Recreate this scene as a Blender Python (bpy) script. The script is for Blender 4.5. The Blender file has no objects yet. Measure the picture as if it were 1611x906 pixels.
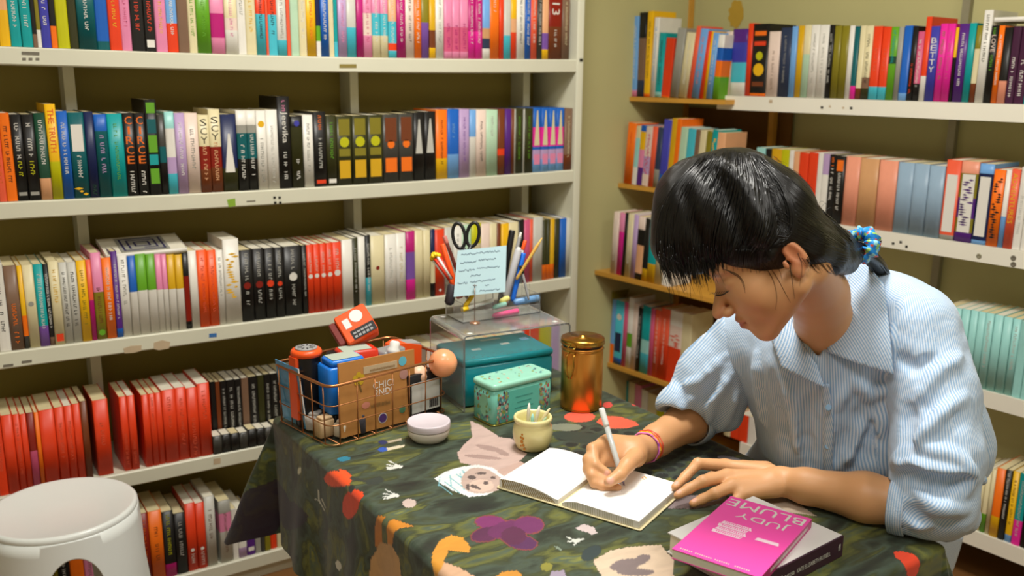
import bpy, math, random
import numpy as np
from mathutils import Vector, Matrix, Euler
random.seed(7)
SC = bpy.context.scene
COL = SC.collection
PI = math.pi

# ------------------------------------------------------------------ camera
CAM_H = 1.456
FPX = 1450.0
YAW, PITCH, ROLL = math.radians(33.3144), math.radians(13.0105), math.radians(0.6355)
cf = np.array([math.cos(PITCH)*math.sin(YAW), math.cos(PITCH)*math.cos(YAW), -math.sin(PITCH)])
cr = np.array([math.cos(YAW), -math.sin(YAW), 0.0])
cu = np.cross(cr, cf)
cr, cu = cr*math.cos(ROLL)+cu*math.sin(ROLL), -cr*math.sin(ROLL)+cu*math.cos(ROLL)
CP = np.array([0, 0, CAM_H])
cam_d = bpy.data.cameras.new('camera')
cam = bpy.data.objects.new('camera', cam_d); COL.objects.link(cam)
cam.matrix_world = Matrix(((cr[0], cu[0], -cf[0], 0), (cr[1], cu[1], -cf[1], 0), (cr[2], cu[2], -cf[2], CAM_H), (0, 0, 0, 1)))
cam_d.sensor_width = 36.0
cam_d.lens = 36.0*FPX/1611.0
cam_d.clip_start = 0.02
cam_d.dof.use_dof = True
cam_d.dof.focus_distance = 1.62
cam_d.dof.aperture_fstop = 4.5
SC.camera = cam

# ------------------------------------------------------------------ world, lamps, exposure
w = bpy.data.worlds.new('world'); SC.world = w; w.use_nodes = True
w.node_tree.nodes['Background'].inputs[0].default_value = (1.0, 0.95, 0.84, 1)
w.node_tree.nodes['Background'].inputs[1].default_value = 0.25
def area(name, loc, size, power, color, rot=(0, 0, 0)):
    l = bpy.data.lights.new(name, 'AREA'); l.shape = 'RECTANGLE'; l.size, l.size_y = size
    l.energy = power; l.color = color
    o = bpy.data.objects.new(name, l); COL.objects.link(o); o.location = loc; o.rotation_euler = rot
    return o
area('ceiling_light', (1.05, 1.35, 2.66), (0.45, 0.45), 44, (1.0, 0.97, 0.90))
area('ceiling_light', (0.1, 0.3, 2.66), (0.9, 0.5), 20, (1.0, 0.97, 0.90))
area('ceiling_light', (1.7, -0.3, 2.66), (0.6, 0.6), 16, (1.0, 0.97, 0.90))
SC.view_settings.view_transform = 'Standard'
SC.view_settings.look = 'None'
SC.view_settings.gamma = 1.0
SC.view_settings.exposure = 0.0
SC.view_settings.use_curve_mapping = False

# ------------------------------------------------------------------ geometry helpers
def ray(px, py): return cf + cr*(px-805.5)/FPX - cu*(py-453)/FPX
def onz(px, py, z):
    d = ray(px, py); return CP + d*(z-CAM_H)/d[2]
def ony(px, py, y):
    d = ray(px, py); return CP + d*(y/d[1])
def onpl(px, py, P, n):
    d = ray(px, py); return CP + d*(((np.array(P)-CP)@np.array(n))/(d@np.array(n)))
def at(px, py, dep): return CP + ray(px, py)*dep
def proj(P):
    d = np.asarray(P)-CP; z = d@cf
    return np.array([805.5+FPX*(d@cr)/z, 453-FPX*(d@cu)/z, z])

def lin(c):
    return tuple((v/255/12.92 if v/255 <= .04045 else ((v/255+.055)/1.055)**2.4) for v in c)
MATS = {}
def mat(name, rgb, rough=.5, metal=0.0, spec=.5, vary=.12, scale=18.0, bump=0.0, gain=1.0, trans=0.0, sheen=0.0, coat=0.0, ior=1.45, alpha=None):
    key = name
    if key in MATS: return MATS[key]
    m = bpy.data.materials.new(name); m.use_nodes = True
    nt = m.node_tree; b = nt.nodes['Principled BSDF']
    c = [min(v*gain, .9) for v in lin(rgb)]
    b.inputs['Base Color'].default_value = (*c, 1)
    b.inputs['Roughness'].default_value = rough; b.inputs['Metallic'].default_value = metal
    b.inputs['Specular IOR Level'].default_value = spec
    b.inputs['Transmission Weight'].default_value = trans; b.inputs['IOR'].default_value = ior
    b.inputs['Coat Weight'].default_value = coat
    b.inputs['Sheen Weight'].default_value = sheen
    if vary > 0:
        tc = nt.nodes.new('ShaderNodeTexCoord'); n = nt.nodes.new('ShaderNodeTexNoise')
        n.inputs['Scale'].default_value = scale; n.inputs['Detail'].default_value = 4
        mr = nt.nodes.new('ShaderNodeMapRange'); mr.inputs['To Min'].default_value = 1-vary; mr.inputs['To Max'].default_value = 1+vary
        mx = nt.nodes.new('ShaderNodeMix'); mx.data_type = 'RGBA'; mx.blend_type = 'MULTIPLY'; mx.inputs[0].default_value = 1
        mx.inputs[6].default_value = (*c, 1)
        nt.links.new(tc.outputs['Object'], n.inputs['Vector']); nt.links.new(n.outputs['Fac'], mr.inputs['Value'])
        nt.links.new(mr.outputs[0], mx.inputs[7]); nt.links.new(mx.outputs[2], b.inputs['Base Color'])
        if bump > 0:
            bp = nt.nodes.new('ShaderNodeBump'); bp.inputs['Strength'].default_value = bump; bp.inputs['Distance'].default_value = .002
            nt.links.new(n.outputs['Fac'], bp.inputs['Height']); nt.links.new(bp.outputs[0], b.inputs['Normal'])
    MATS[key] = m
    return m

def tag(o, label=None, cat=None, group=None, kind=None):
    if label: o['label'] = label
    if cat: o['category'] = cat
    if group: o['group'] = group
    if kind: o['kind'] = kind
    return o
def empty(name, loc, rot=(0, 0, 0), label=None, cat=None, group=None):
    o = bpy.data.objects.new(name, None); COL.objects.link(o); o.location = Vector(loc); o.rotation_euler = rot
    o.empty_display_size = .02
    return tag(o, label, cat, group)
def link(name, me, parent=None, loc=None, rot=None):
    o = bpy.data.objects.new(name, me); COL.objects.link(o)
    if parent is not None: o.parent = parent
    if loc is not None: o.location = Vector(loc)
    if rot is not None: o.rotation_euler = rot
    return o

class MB:
    def __init__(s): s.v = []; s.f = []; s.m = []; s.sm = []
    def add(s, vs, fs, mi=0, smooth=False, M=None):
        k = len(s.v)
        s.v += [tuple((M @ Vector(v)) if M is not None else v) for v in vs]
        for f in fs: s.f.append(tuple(i+k for i in f)); s.m.append(mi); s.sm.append(smooth)
        return s
    def box(s, a, b, mi=0, M=None):
        x0, y0, z0 = a; x1, y1, z1 = b
        return s.add([(x0, y0, z0), (x1, y0, z0), (x1, y1, z0), (x0, y1, z0), (x0, y0, z1), (x1, y0, z1), (x1, y1, z1), (x0, y1, z1)],
              [(0, 3, 2, 1), (4, 5, 6, 7), (0, 1, 5, 4), (1, 2, 6, 5), (2, 3, 7, 6), (3, 0, 4, 7)], mi, False, M)
    def prism(s, poly, z0, z1, mi=0, M=None, smooth=False):
        n = len(poly)
        vs = [(x, y, z0) for x, y in poly]+[(x, y, z1) for x, y in poly]
        fs = [tuple(range(n-1, -1, -1)), tuple(range(n, 2*n))]
        k0 = len(s.f)
        s.add(vs, fs, mi, False, M)
        k = len(s.v)-2*n
        for i in range(n):
            j = (i+1) % n; s.f.append((k+i, k+j, k+n+j, k+n+i)); s.m.append(mi); s.sm.append(smooth)
        return s
    def rbox(s, a, b, r=.004, mi=0, M=None, seg=3, axis='z'):
        # box with rounded vertical edges and a small chamfer at top and bottom
        x0, y0, z0 = a; x1, y1, z1 = b
        c = min(r*.5, (z1-z0)*.25)
        rings = []
        for (z, ins) in ((z0, c), (z0+c, 0), (z1-c, 0), (z1, c)):
            ring = []
            for (cx, cy, a0) in ((x1-r, y1-r, 0), (x0+r, y1-r, 90), (x0+r, y0+r, 180), (x1-r, y0+r, 270)):
                for k in range(seg+1):
                    t = math.radians(a0+90*k/seg); rr = r-ins
                    ring.append((cx+rr*math.cos(t), cy+rr*math.sin(t), z))
            rings.append(ring)
        return s.loft(rings, mi, M, smooth=True)
    def loft(s, rings, mi=0, M=None, smooth=True, caps=True, closed=True):
        n = len(rings[0]); vs = [p for r_ in rings for p in r_]; fs = []
        for i in range(len(rings)-1):
            for j in range(n if closed else n-1):
                k = (j+1) % n; fs.append((i*n+j, i*n+k, (i+1)*n+k, (i+1)*n+j))
        s.add(vs, fs, mi, smooth, M)
        if caps:
            k = len(s.v)-len(vs)
            s.f.append(tuple(k+i for i in range(n-1, -1, -1))); s.m.append(mi); s.sm.append(False)
            s.f.append(tuple(k+(len(rings)-1)*n+i for i in range(n))); s.m.append(mi); s.sm.append(False)
        return s
    def lathe(s, prof, n=32, mi=0, M=None, smooth=True, caps=True):
        rings = [[(max(r, 1e-5)*math.cos(2*PI*k/n), max(r, 1e-5)*math.sin(2*PI*k/n), z) for k in range(n)] for r, z in prof]
        return s.loft(rings, mi, M, smooth, caps)
    def tube(s, pts, r, n=8, mi=0, M=None, caps=True, closed=False, flat=1.0):
        P = [np.array(p, float) for p in pts]; m = len(P)
        rs = r if hasattr(r, '__len__') else [r]*m
        rings = []; prev = None
        for i in range(m):
            if closed: t = P[(i+1) % m]-P[i-1]
            else: t = P[min(i+1, m-1)]-P[max(i-1, 0)]
            t = t/(np.linalg.norm(t)+1e-12)
            if prev is None:
                a = np.array([0, 0, 1.0]) if abs(t[2]) < .9 else np.array([1.0, 0, 0])
                x = np.cross(t, a)
            else: x = prev-t*(prev@t)
            x = x/(np.linalg.norm(x)+1e-12); y = np.cross(t, x); prev = x
            rings.append([tuple(P[i]+rs[i]*(x*math.cos(2*PI*k/n)+flat*y*math.sin(2*PI*k/n))) for k in range(n)])
        if closed: rings.append(rings[0])
        return s.loft(rings, mi, M, True, caps and not closed)
    def sphere(s, c, r, n=16, mi=0, M=None):
        r = r if hasattr(r, '__len__') else (r, r, r)
        rings = []
        for i in range(n//2+1):
            t = PI*i/(n//2); q = max(math.sin(t), 1e-4)
            rings.append([(c[0]+r[0]*q*math.cos(2*PI*k/n), c[1]+r[1]*q*math.sin(2*PI*k/n), c[2]-r[2]*math.cos(t)) for k in range(n)])
        return s.loft(rings, mi, M, True, True)
    def build(s, name, mats, parent=None, loc=None, rot=None):
        me = bpy.data.meshes.new(name); me.from_pydata(s.v, [], s.f)
        for m in (mats if isinstance(mats, (list, tuple)) else [mats]): me.materials.append(m)
        me.polygons.foreach_set('material_index', s.m); me.polygons.foreach_set('use_smooth', s.sm)
        me.update()
        return link(name, me, parent, loc, rot)
def spline(pts, n=8):
    P = [np.array(p, float) for p in pts]; out = []
    P = [2*P[0]-P[1]]+P+[2*P[-1]-P[-2]]
    for i in range(1, len(P)-2):
        for k in range(n):
            t = k/n
            out.append(.5*((2*P[i])+(-P[i-1]+P[i+1])*t+(2*P[i-1]-5*P[i]+4*P[i+1]-P[i+2])*t*t+(-P[i-1]+3*P[i]-3*P[i+1]+P[i+2])*t**3))
    out.append(P[-2]); return out

FONTC = bpy.data.curves.new('font_curve', 'FONT')
TEXTCACHE = {}
def text_mesh(body, spacing=1.0):
    """flat mesh of the letters, 1 unit high capitals, centred at the origin in XY"""
    if (body, spacing) in TEXTCACHE: return TEXTCACHE[(body, spacing)]
    cu_ = bpy.data.curves.new('lettering', 'FONT'); cu_.body = body; cu_.size = 1.4; cu_.resolution_u = 2
    cu_.align_x = 'CENTER'; cu_.align_y = 'CENTER'; cu_.space_line = .8; cu_.space_character = spacing
    o = bpy.data.objects.new('lettering', cu_); COL.objects.link(o)
    dg = bpy.context.evaluated_depsgraph_get()
    me = bpy.data.meshes.new_from_object(o.evaluated_get(dg))
    vs = [tuple(v.co) for v in me.vertices]; fs = [tuple(p.vertices) for p in me.polygons]
    bpy.data.objects.remove(o); bpy.data.curves.remove(cu_); bpy.data.meshes.remove(me)
    ys = [v[1] for v in vs]; xs = [v[0] for v in vs]
    cy = (max(ys)+min(ys))/2; cx = (max(xs)+min(xs))/2
    vs = [(v[0]-cx, v[1]-cy, v[2]) for v in vs]
    TEXTCACHE[(body, spacing)] = (vs, fs, max(xs)-min(xs), max(ys)-min(ys))
    return TEXTCACHE[(body, spacing)]
def put_text(mb, body, M, w=None, h=None, mi=0, sx=None, spacing=1.0):
    vs, fs, W, Hh = text_mesh(body, spacing)
    kx = w/W if w else None; ky = h/Hh if h else None
    kx = kx or ky; ky = ky or kx
    mb.add([(v[0]*kx, v[1]*ky, v[2]) for v in vs], fs, mi, False, M)
# ------------------------------------------------------------------ the room
YL = 2.45; CD = .26; YW = YL+CD
RA = math.radians(5.58)
RD = np.array([math.sin(RA), -math.cos(RA), 0]); RN = np.array([math.cos(RA), math.sin(RA), 0]); RP = np.array([2.476, 1.413, 0])
RROT = RA-PI/2
def rpt(s, o, z=0): return RP+RD*s+RN*o+np.array([0, 0, z])     # s along the right wall, o into it
def mat_wall():
    m = mat('wall_paint', (186, 180, 128), .75, vary=.06, scale=3, bump=.1)
    return m
m_wall = mat_wall()
m_case = mat('cream_white_paint', (210, 208, 187), .42, vary=.05, scale=9)
m_casein = mat('bookcase_back_shade', (146, 130, 58), .6, vary=.06, scale=6)  # shade inside the shelves is put into this darker olive colour
m_floor = mat('floor_boards', (120, 82, 44), .45, vary=.25, scale=6)
m_ceil = mat('ceiling_paint', (225, 220, 200), .8, vary=.03)
def struct(mb, name, m): return tag(mb.build(name, m), kind='structure')
b = MB(); b.box((-1.9, -1.9, -.05), (3.3, 2.9, 0)); struct(b, 'floor', m_floor)
b = MB(); b.box((-1.9, -1.9, 2.7), (3.3, 2.9, 2.75)); struct(b, 'ceiling', m_ceil)
b = MB(); b.box((-1.9, YW, 0), (3.3, YW+.06, 2.7)); struct(b, 'wall_left', m_wall)
WO = .27
q = [rpt(-1.6, WO), rpt(3.4, WO), rpt(3.4, WO+.08), rpt(-1.6, WO+.08)]
b = MB(); b.prism([(p[0], p[1]) for p in q], 0, 2.7); struct(b, 'wall_right', m_wall)
m_wall2 = mat('brightened_wall_paint', (232, 228, 208), .75, vary=.04)  # unseen walls, colour lightened to brighten the copper reflections
b = MB(); b.box((-1.96, -1.9, 0), (-1.9, 2.9, 2.7)); struct(b, 'wall_rear', m_wall2)
b = MB(); b.box((-1.9, -1.96, 0), (3.3, -1.9, 2.7)); struct(b, 'wall_front', m_wall2)
# plank joints on the floor: individual boards near the visible corner
m_board = mat('brown_floor_board', (128, 84, 42), .4, vary=.3, scale=7)
fl = bpy.data.objects['floor']
for i in range(10):
    b = MB(); b.rbox((0, 0, 0), (.117, 2.2, .006), .002); o = b.build('floor_board', m_board, fl, (1.3+.12*i, .2, 0))

# ---- left bookcase
ST = [1.507, 1.152, .790, .422, .080]; TH = .041
bc = empty('bookcase', (.6, YL, 0), label='long cream white bookcase with five sagging shelves along the left wall', cat='bookcase')
def bpart(mb, name, m, lab=None):
    o = mb.build(name, m, bc); o.location = (-.6, -YL, 0)
    if lab: o['label'] = lab
    return o
XL0 = -.45; XE = 1.877
def sag(x): return -.008*math.sin(PI*min(max((x-.2)/1.66, 0), 1))
for z in ST+[1.86]:
    N = 24; rings = []
    for i in range(N+1):
        x = XL0+(XE-.028-XL0)*i/N; s_ = sag(x) if z != .08 else 0
        c = .003
        rings.append([(x, YL+c, z-TH+s_), (x, YL, z-TH+c+s_), (x, YL, z-c+s_), (x, YL+c, z+s_), (x, YL+CD-.01, z+s_), (x, YL+CD-.01, z-TH+s_)])
    b = MB(); b.loft(rings, smooth=False); bpart(b, 'shelf', m_case)
b = MB(); b.box((XL0, YW-.012, 0), (XE, YW-.001, 2.3)); bpart(b, 'back_panel', m_casein, 'back panel with shelf shade in its olive colour')
b = MB(); b.rbox((XE-.027, YL-.002, 0), (XE, YW-.012, 2.3), .003); bpart(b, 'side_panel', m_case)
b = MB(); b.rbox((XL0-.03, YL-.002, 0), (XL0, YW-.012, 2.3), .003); bpart(b, 'side_panel', m_case)
UX = [ony(113, 178, YL+.172)[0], ony(557, 150, YL+.172)[0], ony(828, 150, YL+.172)[0]]
for x in UX:
    for k, z in enumerate([1.86]+ST[:-1]):
        z1 = z-TH-.008 if k else z-TH-.008; z0 = ([1.86]+ST)[k+1]
        b = MB(); b.box((x-.012, YL+.172, z0-.004), (x+.014, YW-.012, z1+.006)); bpart(b, 'upright', m_case)
b = MB(); b.box((XL0, YL+.02, 0), (XE-.03, YL+.035, .04)); bpart(b, 'plinth', m_case)
# stickers and paint chips on the shelf edges (px boxes on the front plane)
m_st = {'tan': mat('tan_sticker_residue', (186, 165, 135), .7), 'grey': mat('grey_ink', (110, 104, 90), .7), 'green': mat('green_sticker', (130, 165, 50), .6), 'brass': mat('brass_label_plate', (135, 120, 60), .5), 'blue': mat('blue_sticker', (60, 110, 170), .5), 'blk': mat('black_ink', (40, 38, 30), .6)}
def on_left(px, py): return ony(px, py, YL-.0006)
def sticker(par, name, quad, m, f, back):
    P = [f(*p) for p in quad]; b = MB(); n = len(P)
    Q = [p+back for p in P]
    b.add([tuple(p) for p in P]+[tuple(p) for p in Q], [tuple(range(n)), tuple(range(2*n-1, n-1, -1))]+[(i, (i+1) % n, n+(i+1) % n, n+i) for i in range(n)])
    o = b.build(name, m, par); o.location = tuple(-Vector(par.location)); return o
def sq(x0, y0, x1, y1, sl=0): return [(x0, y0), (x1, y0+sl), (x1, y1+sl), (x0, y1)]
bk = np.array([0, .0008, 0])
sticker(bc, 'shelf_sticker', sq(34, 81, 62, 86, 1), m_st['grey'], on_left, bk)
for x in (35, 45, 56): sticker(bc, 'ink_spot', sq(x, 91, x+6, 95), m_st['grey'], on_left, bk)
sticker(bc, 'label_plate', sq(534, 101, 561, 107), m_st['brass'], on_left, bk)
sticker(bc, 'shelf_sticker', [(357, 314), (370, 312), (371, 324), (360, 326)], m_st['green'], on_left, bk)
for x, y in ((430, 309), (438, 309), (431, 317), (439, 317)): sticker(bc, 'ink_spot', sq(x, y, x+4, y+4), m_st['blk'], on_left, bk)
sticker(bc, 'ink_spot', sq(388, 316, 402, 318, -1), m_st['grey'], on_left, bk)
sticker(bc, 'shelf_sticker', [(194, 548), (206, 544), (223, 543), (222, 552), (210, 555), (196, 556)], m_st['tan'], on_left, bk)
sticker(bc, 'shelf_sticker', [(242, 539), (255, 535), (268, 538), (266, 548), (250, 551), (242, 549)], m_st['tan'], on_left, bk)
sticker(bc, 'shelf_sticker', sq(329, 525, 341, 531, -1), m_st['blue'], on_left, bk)
for x, y in ((5, 574), (34, 568)): sticker(bc, 'ink_spot', sq(x, y, x+16, y+4, -2), m_st['grey'], on_left, bk)
sticker(bc, 'shelf_sticker', sq(336, 722, 347, 731, -2), m_st['tan'], on_left, bk)
sticker(bc, 'ink_spot', sq(912, 92, 917, 97), m_st['blk'], lambda x, y: ony(x, y, YL-.0026), bk)

# ---- right white shelving
RS = [1.395, 1.008, .600, .175]; RTH = .047
rs_ = empty('wall_shelving', tuple(rpt(.3, 0)), label='white painted wall shelves of four long boards on the right wall', cat='shelves')
def rpart(par, pts, z0, z1, name, m, lab=None):
    b = MB(); P = [rpt(*p) for p in pts]; b.prism([(p[0]-par.location[0], p[1]-par.location[1]) for p in P], z0, z1)
    o = b.build(name, m, par)
    if lab: o['label'] = lab
    return o
m_white = mat('white_shelf_paint', (232, 228, 212), .35, vary=.04, scale=8)
S0 = [-.935, -.79, -.74, -.74]
for z, s0 in zip(RS, S0):
    rpart(rs_, [(s0, 0), (1.6, 0), (1.6, WO-.002), (s0, WO-.002)], z-RTH, z, 'shelf', m_white)
m_brk = mat('grey_metal_upright', (150, 145, 120), .4, metal=.3)
for s0 in (-.225, .9):
    rpart(rs_, [(s0-.012, WO-.022), (s0+.012, WO-.022), (s0+.012, WO-.001), (s0-.012, WO-.001)], .05, 2.1, 'wall_upright', m_brk, 'grey slotted metal wall upright')
def on_right(px, py): return onpl(px, py, rpt(0, -.0006), RN)
bkr = RN*.0008
for x, y, s in ((1138, 156, 4), (1291, 167, 4), (1210, 157, 5), (1304, 166, 3), (1337, 168, 4), (1325, 168, 3), (1383, 378, 4), (1403, 381, 4), (1415, 379, 4), (1424, 386, 4)):
    sticker(rs_, 'ink_spot', sq(x, y, x+s, y+s), m_st['blk'] if s == 4 else m_st['tan'], on_right, bkr)
for x, y in ((1540, 403), (1594, 406), (1594, 416)):
    c = on_right(x, y); b = MB()
    Mx = Matrix.Translation(Vector(c-np.array(rs_.location)+RN*.001)) @ Matrix(((RD[0], 0, -RN[0], 0), (RD[1], 0, -RN[1], 0), (0, 1, 0, 0), (0, 0, 0, 1)))
    b.lathe([(.0075, 0), (.0075, .001), (.006, .0015), (.003, .0015), (.0025, .0008)], 16, M=Mx)
    b.build('screw_cap', m_st['grey'] if x > 1590 else m_brk, rs_)

# ---- wooden shelf unit in the corner
m_wood = mat('honey_wood', (205, 150, 60), .4, vary=.15, scale=12)
m_woodd = mat('shaded_wood', (120, 80, 26), .5, vary=.15, scale=12)  # darker copy of the honey wood, with shade put into its colour
wu = empty('wooden_shelf_unit', tuple(rpt(-1.15, .1)), label='narrow honey coloured wooden corner shelves beside the white wall shelves', cat='shelves')
def wfront(px, py):       # point on the face of the unit: on the plane y = YW
    return ony(px, py, YW)
def s_off(P):
    d = np.array(P)-RP; return float(d@RD), float(d@RN)
WT = .016; WS = []
for (px, py, s1) in ((990, 152, -.86), (972, 288, -.80), (935, 425, -.72), (955, 570, -.76)):
    P = wfront(px, py); s, o = s_off(P)
    WS.append((P[2], o))
    def wallcut(of):   # s where offset line meets y = YW
        return (YW-.002-RP[1]-RN[1]*of)/RD[1]
    rpart(wu, [(s1, o), (s1, .245), (wallcut(.245), .245), (wallcut(o), o)], P[2]-WT, P[2], 'shelf', m_wood)
WS.append((.05, -.02))
rpart(wu, [(-.72, -.02), (-.72, .245), ((YW-.002-RP[1]-RN[1]*.245)/RD[1], .245), ((YW-.002-RP[1]+RN[1]*.02)/RD[1], -.02)], .03, .05, 'shelf', m_wood)
rpart(wu, [(-.862, .20), (-.862, .225), (-.842, .225), (-.842, .20)], .0, 1.34, 'upright', m_wood)
rpart(wu, [(-1.30, .225), (-1.30, .245), (-1.27, .245), (-1.27, .225)], .0, 1.9, 'upright', m_wood)
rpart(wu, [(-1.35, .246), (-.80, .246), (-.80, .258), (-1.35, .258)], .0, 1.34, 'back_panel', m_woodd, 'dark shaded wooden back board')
b = MB()
for k in range(18):
    a0 = 2*PI*k/18
c = onpl(1158, 22, rpt(0, WO-.001), RN)
poly = [(.034*math.cos(2*PI*k/20)*(1+.15*math.sin(3*k)), .05*math.sin(2*PI*k/20)*(1+.1*math.cos(2*k))) for k in range(20)]
Mx = Matrix.Translation(Vector(c)) @ Matrix(((RD[0], 0, -RN[0], 0), (RD[1], 0, -RN[1], 0), (0, 1, 0, 0), (0, 0, 0, 1)))
b.prism(poly, 0, .0008, M=Mx); o = b.build('wall_stain', mat('peeling_paint_patch', (186, 150, 52), .8)); o.parent = bpy.data.objects['wall_right']
# ------------------------------------------------------------------ books
PALT = {  # code: (word, rgb)
 'bk': ('black', (26, 24, 22)), 'dg': ('dark grey', (62, 60, 54)), 'gr': ('grey', (150, 148, 138)), 'lg': ('light grey', (190, 188, 178)),
 'wh': ('white', (222, 218, 208)), 'cr': ('cream', (214, 202, 160)), 'pe': ('peach', (222, 165, 120)), 'tn': ('tan', (196, 146, 100)),
 'rd': ('red', (220, 62, 26)), 'dr': ('dark red', (130, 28, 14)), 'ro': ('rose', (200, 84, 120)), 'co': ('coral', (225, 90, 60)),
 'or': ('orange', (238, 112, 20)), 'ye': ('yellow', (228, 176, 20)), 'yg': ('lime yellow', (186, 184, 14)), 'ol': ('olive', (128, 118, 30)),
 'do': ('dark olive', (52, 52, 24)), 'gn': ('green', (96, 158, 34)), 'dn': ('dark green', (24, 66, 46)), 'mi': ('mint', (176, 206, 176)),
 'tl': ('teal', (14, 150, 150)), 'dt': ('dark teal', (12, 88, 92)), 'aq': ('aqua', (70, 180, 196)), 'lb': ('light blue', (110, 160, 214)),
 'bl': ('blue', (28, 92, 178)), 'nv': ('navy', (24, 34, 74)), 'bv': ('indigo', (62, 62, 160)), 'vi': ('violet', (120, 80, 160)),
 'pu': ('purple', (82, 36, 120)), 'li': ('lilac', (178, 150, 190)), 'pk': ('pink', (218, 130, 165)), 'hp': ('hot pink', (225, 40, 150)),
 'mg': ('magenta', (178, 24, 110)), 'pp': ('dark plum', (66, 28, 56)), 'br': ('brown', (112, 56, 26)), 'gb': ('grey brown', (120, 92, 72)),
 'sa': ('salmon', (222, 146, 118)), 'sl': ('slate blue', (140, 164, 184)), 'ds': ('dark slate', (44, 54, 78)), 'lt': ('pale turquoise', (150, 206, 200)),
 'vo': ('vermilion', (238, 86, 24)), 'go': ('gold', (206, 160, 24)), 'pw': ('pale pink', (222, 200, 186))}
def bmat(code): return mat(PALT[code][0].replace(' ', '_')+'_cover', PALT[code][1], .38, vary=.10, scale=30, spec=.4)
m_page = mat('cream_pages', (216, 202, 158), .8, vary=.10, scale=60)
m_pagew = mat('white_pages', (226, 220, 200), .8, vary=.08, scale=60)
def lmat(code): return mat(PALT[code][0].replace(' ', '_')+'_print', PALT[code][1], .5, vary=0)
BOOKN = [0]
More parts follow.
